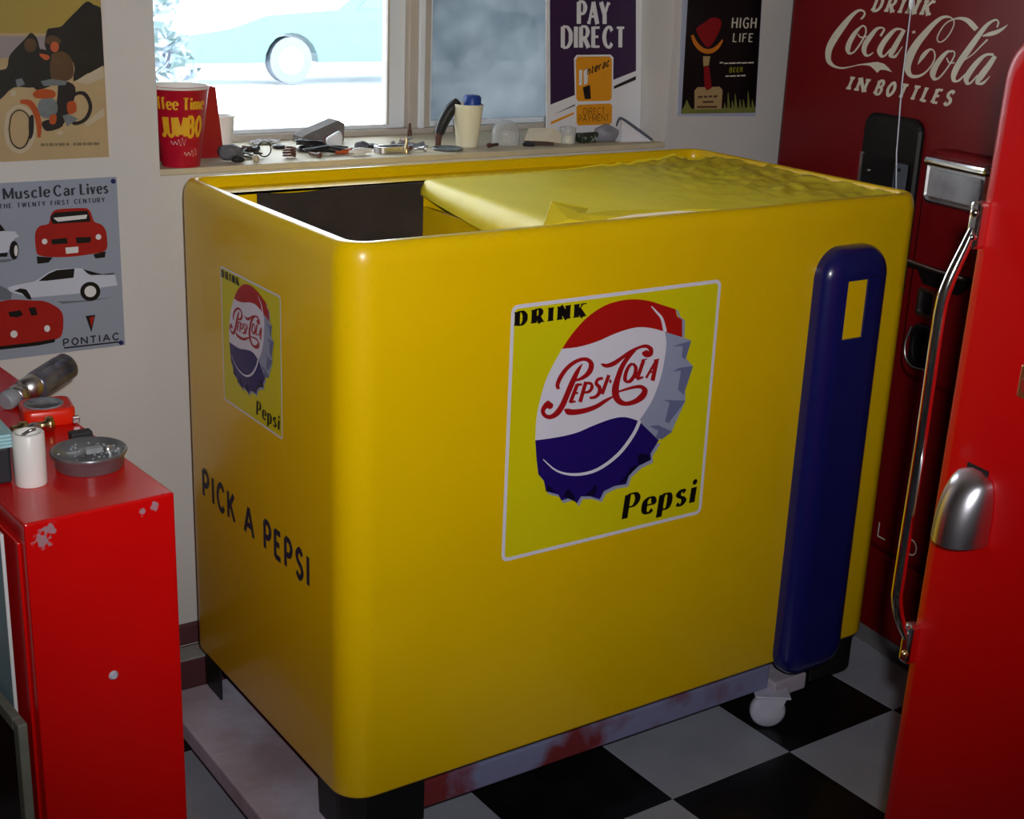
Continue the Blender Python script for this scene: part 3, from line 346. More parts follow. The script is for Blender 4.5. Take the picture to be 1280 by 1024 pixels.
# window: beige frame, white left sash with a clear pane, right sash with a hazy pane
win = struct(MB().box(WX0, WX1, 1.045, 1.10, WZ0, 1.088, bev=.002).build('window_1', 'frame_beige'))
MB().box(WX0, WX1, 1.045, 1.10, WZ1 - .03, WZ1).build('head_rail', 'frame_beige', win)
MB().box(WX0, WX0 + .02, 1.045, 1.10, 1.088, WZ1 - .03).build('side_rail', 'frame_beige', win)
MB().box(WX1 - .03, WX1, 1.045, 1.10, 1.088, WZ1 - .03).build('side_rail', 'frame_beige', win)
mu = MB().box(.699, .722, 1.045, 1.10, 1.088, WZ1 - .03, bev=.002).box(.737, .757, 1.05, 1.10, 1.088, WZ1 - .03, bev=.002).build('mullion', 'frame_beige', win)
MB().box(.722, .737, 1.04, 1.10, 1.088, WZ1 - .03, bev=.002).build('mullion_strip', 'frame_white', mu)
sa = MB().box(.655, .699, 1.062, 1.09, 1.088, WZ1 - .03, bev=.003).box(WX0 + .02, .655, 1.062, 1.09, 1.088, 1.097, bev=.002).box(WX0 + .02, WX0 + .05, 1.062, 1.09, 1.097, WZ1 - .03, bev=.002)
sa = build_each(sa, 'sash_bar', 'frame_white', win)[0]
MB().box(.651, .656, 1.058, 1.066, 1.096, WZ1 - .03).build('glazing_bead', 'frame_beige', sa)
s2 = build_each(MB().box(.757, .768, 1.062, 1.09, 1.088, WZ1 - .03, bev=.002).box(.768, WX1 - .03, 1.062, 1.09, 1.088, 1.100, bev=.002), 'sash_bar', 'frame_white', win)
# clear glass: mostly transparent with a mirror share
g = bpy.data.materials.new('window_glass'); g.use_nodes = True; nt = g.node_tree; nt.nodes.clear()
out = nt.nodes.new('ShaderNodeOutputMaterial'); mx = nt.nodes.new('ShaderNodeMixShader'); tr = nt.nodes.new('ShaderNodeBsdfTransparent'); gl = nt.nodes.new('ShaderNodeBsdfGlossy')
gl.inputs['Roughness'].default_value = .02; tr.inputs[0].default_value = (.96, .98, .98, 1); fr = nt.nodes.new('ShaderNodeFresnel'); fr.inputs[0].default_value = 1.45
nt.links.new(fr.outputs[0], mx.inputs[0]); nt.links.new(tr.outputs[0], mx.inputs[1]); nt.links.new(gl.outputs[0], mx.inputs[2]); nt.links.new(mx.outputs[0], out.inputs[0])
M['window_glass'] = g
MB().box(WX0 + .04, .660, 1.074, 1.077, 1.092, WZ1 - .03).build('pane', 'window_glass', win)
# hazy right pane: milky plastic sheet over the glass
h = bpy.data.materials.new('hazy_plastic'); h.use_nodes = True; nt = h.node_tree; b = nt.nodes['Principled BSDF']
b.inputs['Base Color'].default_value = (*S(150, 165, 178), 1); b.inputs['Roughness'].default_value = .35
trl = nt.nodes.new('ShaderNodeBsdfTranslucent'); trp = nt.nodes.new('ShaderNodeBsdfTransparent'); mx = nt.nodes.new('ShaderNodeMixShader'); mx2 = nt.nodes.new('ShaderNodeMixShader')
tc = nt.nodes.new('ShaderNodeTexCoord'); n1 = nt.nodes.new('ShaderNodeTexNoise'); n1.inputs['Scale'].default_value = 9; n1.inputs['Detail'].default_value = 6
rp = nt.nodes.new('ShaderNodeValToRGB'); rp.color_ramp.elements[0].position = .3; rp.color_ramp.elements[1].position = .75
rp.color_ramp.elements[0].color = (.018, .024, .028, 1); rp.color_ramp.elements[1].color = (.052, .059, .061, 1)
nt.links.new(tc.outputs['Object'], n1.inputs['Vector']); nt.links.new(n1.outputs['Fac'], rp.inputs[0]); nt.links.new(rp.outputs[0], trl.inputs[0])
mx.inputs[0].default_value = .75; nt.links.new(b.outputs[0], mx.inputs[1]); nt.links.new(trl.outputs[0], mx.inputs[2])
mx2.inputs[0].default_value = .006; nt.links.new(mx.outputs[0], mx2.inputs[1]); nt.links.new(trp.outputs[0], mx2.inputs[2])
nt.links.new(mx2.outputs[0], nt.nodes['Material Output'].inputs[0]); M['hazy_plastic'] = h
pg = MB()
N = 14
pv = [(.762 + (WX1 - .03 - .762) * i / N, 1.074 + .003 * noise.noise(Vector((i * .6, j * .5, 3))), 1.094 + (WZ1 - .03 - 1.094) * j / N) for j in range(N + 1) for i in range(N + 1)]
pg.add(pv, [(j * (N + 1) + i, j * (N + 1) + i + 1, (j + 1) * (N + 1) + i + 1, (j + 1) * (N + 1) + i) for j in range(N) for i in range(N)], True)
pg.build('hazy_pane', 'hazy_plastic', win)

# outdoors, seen through the left pane
dm('snow', S(238, 240, 246), .9, var=.05, scale=1.5, bump=.2, bscale=3)
dm('pale_teal', S(84, 116, 118), .4, coat=.2, var=.05)
dm('tyre', S(90, 96, 110), .8); dm('frost_tyre', S(108, 113, 122), .8); dm('car_glass', S(90, 105, 112), .15); dm('frost_leaf', S(70, 92, 92), .7, col2=S(150, 162, 174), thr=(.42, .6), scale=16)
gm = MB(); N = 40
gv = [(-14 + 40 * i / N, 1.4 + 44 * (j / N) ** 1.6, -.42 + .05 * noise.noise(Vector((i * .5, j * .5, 1))) - .0 * j) for j in range(N + 1) for i in range(N + 1)]
gm.add(gv, [(j * (N + 1) + i, j * (N + 1) + i + 1, (j + 1) * (N + 1) + i + 1, (j + 1) * (N + 1) + i) for j in range(N) for i in range(N)], True)
struct(gm.build('ground_outside', 'snow'))
car = thing('parked_car', 'pale teal car parked outside beyond the left window pane', 'car', (7.5, 16.0, -.37))
side = [(-1.7, .28), (-1.72, .55), (-1.6, .62), (-.9, .72), (-.35, .90), (.7, .98), (1.2, 1.36), (2.7, 1.40), (3.3, 1.0), (4.0, .95), (4.1, .5), (4.05, .28)]
def archcut(cx): return [(cx + .40 * math.cos(a), .28 + .40 * math.sin(a)) for a in [PI * k / 10 for k in range(11)]]
outl = side + archcut(3.0)[0:] + archcut(0.0)[0:]
MB().prism(outl, 1, 0, 1.7).build('body', 'pale_teal', car)
MB().prism([(1.0, 1.0), (1.32, 1.30), (2.6, 1.33), (3.0, 1.0)], 1, -.008, .004).build('side_window', 'car_glass', car)
for cx in (0, 3.0):
    wh = MB().lathe((cx, .02, .31), [(.31, 0), (.31, .2), (.2, .2)], (0, 1, 0), 24).build('wheel', 'frost_tyre', car)
    MB().lathe((cx, .0, .31), [(.02, -.01), (.17, 0), (.19, .025)], (0, 1, 0), 20).build('hubcap', 'frame_white', wh)
for q, (x, y, z, r, lb) in enumerate(((6.0, 13.4, -.42, .55, 'low snow mound left of the car wheel'), (8.3, 13.0, -.42, .6, 'low snow mound right of the car wheel'))):
    mb = MB(); mb.ball((x, y, z), r, 20, 12, (1.6, .9, .55)); crumple(mb, .06, 2.2, q)
    single(mb, 'snow_mound', 'snow', lb + ' outside', 'snow', (x, y, z))
bush = thing('frosted_bush', 'frosted bush growing outside the clear window pane', 'bush', (.72, 3.4, -.42))
mb = MB(); rnd = random.Random(3)
for k in range(900):
    a, e, R_ = rnd.uniform(0, 2 * PI), rnd.uniform(-.2, 1), rnd.uniform(.5, 1) ** .5
    c = Vector((.42 * R_ * math.cos(a) * math.cos(e), .4 * R_ * math.sin(a) * math.cos(e), 1.1 + .95 * R_ * math.sin(e)))
    d1 = Vector((rnd.uniform(-1, 1), rnd.uniform(-1, 1), rnd.uniform(-1, 1))).normalized() * .05; d2 = d1.orthogonal().normalized() * .022
    mb.quad(c - d1, c + d2, c + d1, c - d2)
mb.build('foliage', 'frost_leaf', bush)['kind'] = 'stuff'
mb = MB()
for k in range(7): mb.tube([(0, 0, 0), (.06 * math.cos(k), .06 * math.sin(k), .6), (.3 * math.cos(k), .3 * math.sin(k), 1.5)], [.02, .015, .006], 6)
mb.build('stem', 'tyre', bush)

# ================================================================== YELLOW COOLER
W, D, ZT, ZB = 1.202, 0.6466, 1.079, 0.18
CO = (W / 2, D / 2, .10)
cool = thing('bottle_cooler', 'large yellow chest cooler with blue post and bottle cap decals on a dolly', 'cooler', CO)
rings = []
prof = [(.006, ZB), (.0015, ZB + .002), (0, ZB + .006), (0, ZT - .036)]
prof += [(.014 * (1 - math.cos(a)), ZT - .034 * (1 - math.sin(a))) for a in [PI / 2 * k / 8 for k in range(1, 9)]]
prof += [(.023, ZT), (.0255, ZT - .003), (.0262, ZT - .019)]
for ins, z in prof: rings.append([(x, y, z) for x, y in rr(ins, W - ins, ins, D - ins, max(.052 - ins, .012), 8)])
body = MB(); body.loft(rings, False, False); body.build('body', 'yellow_paint', cool, CO)
# ledge inside the rim, open at the left
ZL = ZT - .019; ox0, ox1, oy0, oy1 = .045, .50, .045, .555
lb_ = MB(); I = .0262
lb_.box(I, ox0, I, D - I, ZL - .004, ZL); lb_.box(ox0, W - I, oy1, D - I, ZL - .004, ZL); lb_.box(ox0, W - I, I, oy0, ZL - .004, ZL); lb_.box(1.12, W - I, oy0, oy1, ZL - .004, ZL)
lb_.build('ledge', 'yellow_paint', cool, CO)
tub = MB(); tub.box(ox0 - .004, ox0, oy0, oy1, .3, ZL); tub.box(ox0, 1.12, oy1, oy1 + .004, .3, ZL); tub.box(ox0, 1.12, oy0 - .004, oy0, .3, ZL); tub.box(ox0, 1.12, oy0, oy1, .296, .3)
tub.build('inner_tub', 'yellow_paint', cool, CO)
pn = MB(); NX = 16
top = [(.114 + .333 * i / NX, ZL - .002 - .004 * math.sin(PI * min(1, i / 7))) for i in range(NX + 1)]
pn.prism([(.114, .31)] + top + [(.447, .31)], 1, oy1 - .006, oy1); pn.build('liner_panel', 'tar_liner', cool, CO)
MB().box(ox0 + .001, .447, oy0 + .001, oy1 - .007, .30, .312).build('tub_floor', 'tar_liner', cool, CO)
MB().box(.4475, .4595, oy0, oy1 - .001, .30, 1.012, bev=.002).build('partition', 'yellow_paint', cool, CO)
# cover sheet: rolled lip on its left edge, crinkled film towards the far right corner
cs = MB(); NXs, NYs = 90, 48; v = []
R_ = .046
for j in range(NYs + 1):
    fy = j / NYs; y = .034 + (.613 - .034) * fy
    for i in range(NXs + 1):
        R_ = .016 + .040 * (1 - fy) ** .8; arc = R_ * 1.75
        s_ = i / NXs * (.71 + arc)
        cx = .446 - .055 * (1 - fy) + R_
        if s_ < arc:
            a = 1.75 * (1 - s_ / arc); x = cx - R_ * math.sin(a); z = 1.0630 - R_ + R_ * math.cos(a); y = min(y, .5535)
        else: x = cx + (s_ - arc) * ((1.172 - cx) / .71); z = 1.0630
        k = max(0, min(1, (x - .62) / .3))
        p_ = Vector((x * 7, y * 7, 0)); wr = abs(noise.noise(p_ * 1.3)) * .010 + abs(noise.noise(p_ * 3 + Vector((5, 2, 1)))) * .006
        kk = k * (.25 + .75 * max(0, min(1, (x - .8) / .25)) * (.5 + .5 * fy))
        edge = min(1, min(fy, 1 - fy) / .05) * min(1, max(0, (1.172 - x)) / .03)
        rd_ = 1 - abs(noise.noise(Vector((x * 16 + y * 9, y * 24 - x * 6, 4.2)))) * 2.2; rd_ = max(0, rd_) ** 3
        z += kk * (wr * 1.1 + rd_ * .009) + .004 * math.sin(fy * PI) * k * edge - .0005
        z += (1 - edge) * k * .006
        v.append((x, y, z))
cs.add(v, [(j * (NXs + 1) + i, j * (NXs + 1) + i + 1, (j + 1) * (NXs + 1) + i + 1, (j + 1) * (NXs + 1) + i) for j in range(NYs) for i in range(NXs)], True)
csh = cs.build('cover_sheet', 'yellow_film', cool, CO)
fp = MB(); P_ = [(.362, .046, 1.066), (.407, .085, 1.101), (.479, .085, 1.086), (.415, .050, 1.079), (.452, .060, 1.082), (.509, .070, 1.083), (.662, .052, 1.078), (.560, .046, 1.072), (.47, .046, 1.070), (.80, .050, 1.068)]
fp.add(P_, [(0, 1, 3), (1, 2, 4, 3), (0, 3, 4, 8), (4, 5, 7, 8), (5, 6, 7), (6, 9, 7)], False); fpo = fp.build('folded_flap', 'yellow_film', csh, CO)
MB().tube([P_[0], P_[1], P_[2], P_[4]], .0016, 6).build('flap_hem', 'yellow_film', csh, CO)
dm('flap_white', S(226, 220, 214), .3)
MB().add([(.478, .0445, 1.0735), (.54, .0445, 1.0785), (.631, .0445, 1.0785), (.70, .0445, 1.0725), (.60, .0440, 1.0715)], [(0, 1, 4), (1, 2, 4), (2, 3, 4)], True).build('flap_underside', 'flap_white', csh, CO)
# blue vending post on the front, right
def rry(x0, x1, z0, z1, r, y, n=8): return [(x, y, z) for x, z in rr(x0, x1, z0, z1, r, n)]
px0, px1, pz0, pz1, PR = .925, 1.090, .152, 1.0, .055
post = MB(); pr_ = [(0, .002), (0, -.012), (.002, -.019), (.006, -.026), (.013, -.033), (.022, -.038), (.032, -.0412), (.042, -.042)]
prings = [rry(px0 + i_, px1 - i_, pz0 + i_, pz1 - i_, PR - i_, y_) for i_, y_ in pr_]
post.loft(prings, False, False)
bm = bmesh.new(); ed = []
for loop in (prings[-1], [(.969, -.042, .837), (1.021, -.042, .837), (1.021, -.042, .944), (.969, -.042, .944)]):
    vs2 = [bm.verts.new(c) for c in loop]; ed += [bm.edges.new((vs2[i], vs2[(i + 1) % len(vs2)])) for i in range(len(vs2))]
bmesh.ops.triangle_fill(bm, edges=ed, use_beauty=True); bm.verts.index_update()
post.add([v_.co.copy() for v_ in bm.verts], [[v_.index for v_ in f.verts] for f in bm.faces]); bm.free()
sx0, sx1, sz0, sz1 = .969, 1.021, .837, .944
for a, b in (((sx0, sz0), (sx1, sz0)), ((sx1, sz0), (sx1, sz1)), ((sx1, sz1), (sx0, sz1)), ((sx0, sz1), (sx0, sz0))):
    post.quad((a[0], -.042, a[1]), (b[0], -.042, b[1]), (b[0], -.036, b[1]), (a[0], -.036, a[1]))
po = post.build('vending_post', 'navy_paint', cool, CO)
MB().box(sx0 - .004, sx1 + .004, -.038, -.036, sz0 - .004, sz1 + .004).build('slot_plate', 'yellow_paint', po, CO)
MB().tube([(px1 - .020, -.0385, .949), (1.045, -.042, .948), (1.022, -.0421, .9475)], .0008, 6).build('seam', 'decal_navy', po, CO)
# legs: rounded sheet-metal corners
for (cx, cy, sx, sy) in ((.010, .010, 1, 1), (W - .010, .010, -1, 1), (.010, D - .010, 1, -1), (W - .010, D - .010, -1, -1)):
    lm = MB(); r = .045; o1 = [(.140, 0)] + [(r - r * math.sin(a), r - r * math.cos(a)) for a in [PI / 2 * k / 6 for k in range(7)]] + [(0, .105)]
    t = .004; r2 = r - t
    o2 = [(.140, t)] + [(r - r2 * math.sin(a), r - r2 * math.cos(a)) for a in [PI / 2 * k / 6 for k in range(7)]] + [(t, .105)]
    ol = [(cx + sx * a, cy + sy * b) for a, b in o1 + o2[::-1]]
    lm.prism(ol, 2, .100, ZB + .004); lm.build('leg', 'black_steel', cool, CO)
MB().box(.02, W - .02, .02, D - .02, ZB + .001, ZB + .006).build('base_pan', 'black_steel', cool, CO)
# decals -----------------------------------------------------------
def cap_decal(fm, k, name):
    sz = .425 * k; e = .0004
    A = lambda: Art(fm)
    a = A(); a.poly(rr(0, sz, 0, sz, .012 * k, 5), e); root = a.build(name, 'decal_yellow', cool, CO)
    a = A(); o1 = rr(0, sz, 0, sz, .012 * k, 5); o2 = rr(.0062 * k, sz - .0062 * k, .0062 * k, sz - .0062 * k, .007 * k, 5)
    a.strip(o1 + o1[:1], o2 + o2[:1], e * 2); a.build('border', 'decal_white', root, CO)
    for nm, key, mt, lay in (('cap_shadow', 'cap_edge', 'decal_grey', 2), ('cap_face', 'cap_white', 'decal_white', 3), ('cap_skirt', 'cap_grey', 'decal_grey', 3), ('cap_crown', 'cap_red', 'decal_red', 3), ('cap_base', 'cap_blue', 'decal_blue', 3), ('cap_pleat', 'cap_shade', 'decal_slate', 4), ('cap_flute', 'cap_flute', 'decal_navy', 4)):
        A().ints(ART[key], e * lay, k).each(nm, mt, root, CO)
    A().ribs(ART['cap_line'], e * 5, k).each('highlight_line', 'decal_white', root, CO)
    A().ribs(ART['cap_script'], e * 5, k).build('script_lettering', 'decal_script', root, CO)
    A().text('DRINK', .0115 * k, .3925 * k, .0215 * k, .126 * k, thick=.46, thin=.09, serif=.25, track=.26, d=e * 3).build('drink_lettering', 'decal_black', root, CO)
    A().text('Pepsi', .250 * k, .0255 * k, .043 * k, .152 * k, thick=.30, thin=.07, serif=.15, slant=.10, track=.12, d=e * 3).build('name_lettering', 'decal_black', root, CO)
    return root
cap_decal(lambda u, v, d: (.2784 + u, -d, .5411 + v), 1.0, 'front_decal')
cap_decal(lambda u, v, d: (-d, .4473 - u, .7284 + v), .549, 'side_decal')
a = Art(lambda u, v, d: (-d, .562 - u, .512 + v))
pass
for wd_, uo, wl in (('PICK', .006, .140), ('A', .1895, .036), ('PEPSI', .2715, .164)):
    a = Art(lambda u, v, d: (-d, .562 - u, .512 + v)); a.text(wd_, uo, .001, .049, wl, thick=.21, track=.24, d=.0006); a.build('side_lettering', 'navy_letter', cool, CO)

# ================================================================== DOLLY
DO = (.55, .3, 0)
dol = thing('furniture_dolly', 'grey painted plank dolly on white casters under the yellow cooler', 'dolly', DO)
def plank(x0, x1, y0, y1, z0, z1, mt, seed):
    b = MB(); b.box(x0, x1, y0, y1, z0, z1, bev=.004); return b
plank(-.080, .105, .004, .606, .063, .0995, 0, 1).build('side_plank', 'grey_wood', dol, DO)
plank(.985, 1.075, .040, .606, .063, .0995, 0, 2).build('side_plank', 'grey_wood', dol, DO)
plank(.105, .985, .058, .098, .080, .132, 0, 3).build('front_rail', 'smeared_wood', dol, DO)
plank(.105, .985, .50, .54, .080, .132, 0, 4).build('rear_rail', 'grey_wood', dol, DO)
for (cx, cy, an) in ((.985, .048, -.62), (.10, .075, -.4), (.99, .50, .6), (.0, .52, 1.9)):
    zt = .080 if cx > .5 else .063
    k = zt / .080
    c = MB(); c.box(-.036, .036, -.028, .042, zt - .005, zt, bev=.002)
    rot = Matrix.Translation((cx, cy, 0)) @ Matrix.Rotation(an, 4, 'Z')
    cst = c.xf(rot).build('caster', 'caster_plastic', dol, DO)
    f = MB()
    for s_ in (-1, 1): f.prism([(-.030, zt - .005), (.030, zt - .005), (.026, zt - .018), (.006, .028 * k), (-.012, .028 * k), (-.024, zt - .022)], 1, s_ * .016 - .0022, s_ * .016 + .0022)
    f.box(-.030, .030, -.016, .016, zt - .012, zt - .005)
    f.xf(rot).build('fork', 'caster_plastic', cst, DO)
    wh = MB().lathe((-.004, -.0125, .036 * k), [(.010, 0), (.030 * k, 0), (.0355 * k, .005), (.036 * k, .0125), (.0355 * k, .020), (.030 * k, .025), (.010, .025)], (0, 1, 0), 28)
    wh.xf(rot).build('wheel', 'caster_plastic', cst, DO)

# ================================================================== OLD RED COLA MACHINE (right, behind)
TH = math.radians(-97.5)
cm = thing('cola_vending_machine', 'dark red vintage soda machine with cream script lettering behind the yellow cooler', 'vending machine', (1.41, .10, 0), TH)
u0, u1, zt = -.59, .19, 1.84
def rbox(mb, x0, x1, y0, y1, z0, z1, r, n=6, top=.0):
    rg = [[(x, y, z0) for x, y in rr(x0, x1, y0, y1, r, n)], [(x, y, z1 - top) for x, y in rr(x0, x1, y0, y1, r, n)]]
    if top:
        for k in range(1, 6):
            a = PI / 2 * k / 5; i_ = top * (1 - math.cos(a)); rg.append([(x, y, z1 - top + top * math.sin(a)) for x, y in rr(x0 + i_, x1 - i_, y0 + i_, y1 - i_, max(r - i_, .004), n)])
    return mb.loft(rg, True, True)
rbox(MB(), u0, u1, .03, .68, .044, zt - .03, .03).build('body', 'coke_red', cm)
rbox(MB(), u0 + .02, u1 - .02, .012, .66, 0, .046, .02).build('plinth', 'plinth_grey', cm)
b = MB(); rg = []
for i_, y_ in ((0, .028), (0, .012), (.003, .006), (.008, .002), (.016, 0)): rg.append([(x, y_, z) for x, z in rr(u0 + i_, u1 - i_, .24 + i_, zt - i_, .05, 6)])
b.loft(rg, True, True, True); dr = b.build('door', 'coke_red', cm)
b = MB(); rg = []
for i_, y_ in ((0, .028), (0, .006), (.004, .001)): rg.append([(x, y_, z) for x, z in rr(u0 + i_, u1 - i_, .046 + i_, .236 - i_, .008, 3)])
b.loft(rg, True, True, False).build('kick_panel', 'coke_red', cm)
cf = lambda u, v, d: (u, -d, v)
a = Art(cf); a.ribs(ART['cola_script'], .0006); a.ints(ART['cola_tail'], .0008); a.build('script_lettering', 'coke_cream', dr)
for wd_, uo, vo, ht, wl in (('DRINK', -.309, 1.384, .029, .166), ('IN', -.360, 1.217, .028, .052), ('BOTTLES', -.272, 1.217, .028, .220)):
    a = Art(cf); a.text(wd_, uo, vo, ht, wl, thick=.32, thin=.18, serif=.2, slant=.42, track=.34, d=.0006); a.build('block_lettering', 'coke_cream', dr)
for wd_, uo in (('L', -.090), ('D', .006)):
    a = Art(cf); a.text(wd_, uo, .271, .034, .024, thick=.1, d=.0006); a.build('low_lettering', 'coke_cream', dr)
# coin face: black panel with metal strips
bp = MB(); bp.loft([[(x, y_, z) for x, z in rr(-.282 + i_, -.108 - i_, .80 + i_, 1.180 - i_, .03, 5)] for i_, y_ in ((0, .001), (0, -.008), (.005, -.013))], True, True, False)
bo = bp.build('coin_panel', 'gasket_black', dr)
MB().box(-.268, -.128, -.0165, -.012, .82, 1.093, bev=.002).build('glass_plate', 'smoked_plate', bo)
MB().box(-.276, -.269, -.018, -.012, .82, 1.096, bev=.001).build('metal_strip', 'brushed', bo)
sp = MB().box(-.165, -.126, -.019, -.0165, .84, 1.088, bev=.001).build('price_strip', 'tyre', bo)
m = MB()
for k in range(9): m.box(-.156, -.138, -.0198, -.0188, .885 + k * .017, .891 + k * .017 + .004 * (k % 3 == 0))
m.build('worn_print', 'brushed', sp)
MB().lathe((-.148, -.0165, 1.075), [(.004, 0), (.004, -.005), (.002, -.007)], (0, 1, 0), 10).build('rivet', 'gasket_black', sp)
MB().lathe((-.245, -.0165, 1.060), [(.003, 0), (.003, -.004)], (0, 1, 0), 10).build('screw', 'chrome', bo)
# coin mechanism cover: red shell, metal lens
dm('lens_grey', S(178, 178, 182), .3, col2=S(140, 140, 146), scale=24)
ch = MB(); ch.loft([[(x, y_, z) for x, z in rr(-.105 + i_, .100 - i_, .66 + i_, 1.135 - i_, .035, 5)] for i_, y_ in ((0, .001), (0, -.024), (.004, -.032), (.012, -.036))], True, True, True)
HSH = Matrix.Translation((.042, 0, 0))
co = ch.xf(HSH).build('coin_housing', 'coke_red', dr)
MB().loft([[(x, y_, z) for x, z in rr(-.080 + i_, .088 - i_, 1.030 + i_, 1.122 - i_, .012, 4)] for i_, y_ in ((0, -.034), (0, -.048), (.006, -.054), (.010, -.050))], True, True, False).xf(HSH).build('coin_bezel', 'brushed', co)
MB().box(-.066, .074, -.056, -.049, 1.044, 1.098, bev=.003).xf(HSH).build('lens', 'lens_grey', co)
MB().box(-.080, .088, -.062, -.040, 1.104, 1.122, bev=.006).xf(HSH).build('bezel_hood', 'chrome', co)
ct = MB(); ct.box(-.100, .070, -.052, -.034, .893, .905, bev=.004); ct.prism([(-.070, .893), (.070, .893), (.045, .866), (-.050, .868)], 1, -.048, -.036)
ct.xf(HSH).build('bottle_chute', 'gasket_black', co)
MB().tube([(-.108, -.048, .905), (-.02, -.058, .9045), (.066, -.056, .903)], .004, 8).xf(HSH).build('chute_lip', 'brushed', co)
sq = MB(); o1 = rr(-.066, -.016, .800, .858, .006, 3); o2 = rr(-.060, -.022, .806, .852, .004, 3)
sq.add([(x, -.0365, z) for x, z in o1] + [(x, -.043, z) for x, z in o1] + [(x, -.043, z) for x, z in o2] + [(x, -.0365, z) for x, z in o2], [(k * 16 + i, k * 16 + (i + 1) % 16, (k + 1) * 16 + (i + 1) % 16, (k + 1) * 16 + i) for k in range(3) for i in range(16)])
sq.xf(HSH).build('coin_return', 'brushed', co)
MB().box(-.060, -.022, -.038, -.035, .806, .852).xf(HSH).build('return_flap', 'gasket_black', co)
op = MB(); op.loft([[(x, y_, z) for x, z in rr(-.070 + i_, .004 - i_, .690 + i_, .785 - i_, .026, 6)] for i_, y_ in ((0, -.034), (0, -.044), (.008, -.050), (.014, -.044))], True, True, True)
op.xf(HSH).build('bottle_opener', 'gasket_black', co)
MB().tube([(-.066, -.047, .775), (-.074, -.050, .74), (-.068, -.051, .71), (-.045, -.051, .694), (-.01, -.050, .697)], .003, 8, 3).xf(HSH).build('opener_rim', 'brushed', co)

# ================================================================== BRIGHT RED MACHINE (right foreground)
rm = thing('red_vending_machine', 'bright red vending machine with chrome bar handle and silver hood', 'vending machine', (.40, -.68, .016), TH, math.radians(1.25))
v0 = .0135
rbox(MB(), v0 + .006, .74, .045, .62, .035, 1.395, .03, 6, .04).build('cabinet', 'machine_red', rm)
b = MB(); rg = []
for i_, y_ in ((0, .043), (0, .016), (.002, .009), (.006, .004), (.012, .001), (.020, 0)): rg.append([(x, y_, z) for x, z in rr(v0 + i_, .74 - i_, .05 + i_, 1.405 - i_, .052 - i_ * .6, 8)])
b.loft(rg, True, True, True); rd = b.build('door', 'machine_red', rm)
MB().box(v0 + .010, .735, .043, .046, .06, 1.39).build('door_gasket', 'gasket_black', rm)
for x, y in ((.06, .10), (.06, .56), (.70, .10), (.70, .56)):
    dz = .016 - x * math.sin(math.radians(1.25))
    MB().lathe((x, y, -dz), [(.022, 0), (.022, .008), (.009, .010), (.009, dz + .037)], (0, 0, 1), 14).build('foot', 'black_steel', rm)
HX = v0 + .007
hd = MB().tube([(HX + .003, -.012, 1.192), (HX + .002, -.017, 1.175), (HX, -.033, 1.130), (HX - .001, -.037, 1.09), (HX, -.036, .95), (HX, -.036, .78), (HX, -.034, .745), (HX + .001, -.024, .715), (HX + .002, -.012, .692)], [.0045, .006, .007, .007, .007, .007, .0068, .006, .0045], 12, 5)
ho = hd.build('door_handle', 'chrome', rd)
for z in (1.196, .684):
    m = MB(); m.box(HX - .005, HX + .011, -.014, .003, z - .026, z + .026, bev=.004); m.ball((HX + .003, -.012, z + .014), .006, 10, 6); m.build('handle_mount', 'chrome', ho)
    MB().lathe((HX + .006, -.012, z - .012), [(.0045, 0), (.0045, -.004), (.002, -.006)], (0, 1, 0), 10).build('mount_screw', 'brass' if z < 1 else 'chrome', ho)
# half-dome chrome hood
hm = MB(); rg = []; hu, hv0, hv1, hw, hp = .077, .850, .930, .033, .042
for k in range(13):
    t = k / 12; s_ = max(1e-3, 1 - t ** 2.6) ** .5
    rg.append([(hu + hw * (s_ ** .45) * math.cos(a) * (1 if True else 0), -.001 - hp * s_ * (.93 + .07 * (1 - t)) * math.sin(a) ** .9 if math.sin(a) > 0 else -.001, hv0 + (hv1 - hv0) * t - .006 * math.sin(a) * (1 - t)) for a in [PI * i / 20 for i in range(21)]])
n = 21; hm.add([p for r in rg for p in r], [(k * n + i, k * n + i + 1, (k + 1) * n + i + 1, (k + 1) * n + i) for k in range(12) for i in range(n - 1)], True)
hm.add(rg[0], [tuple(range(n))]); hm.build('chrome_hood', 'hood_silver', rd)
MB().box(hu - .016, hu + .016, -.0015, .001, .885, .933, bev=.0005).build('hood_recess', 'gasket_black', rd)
lk = MB().box(.116, .154, -.006, .002, 1.030, 1.066, bev=.002).build('lock_plate', 'brass', rd)
MB().lathe((.135, -.006, 1.048), [(.010, 0), (.010, -.006), (.008, -.008)], (0, 1, 0), 16).build('lock_barrel', 'chrome', lk)

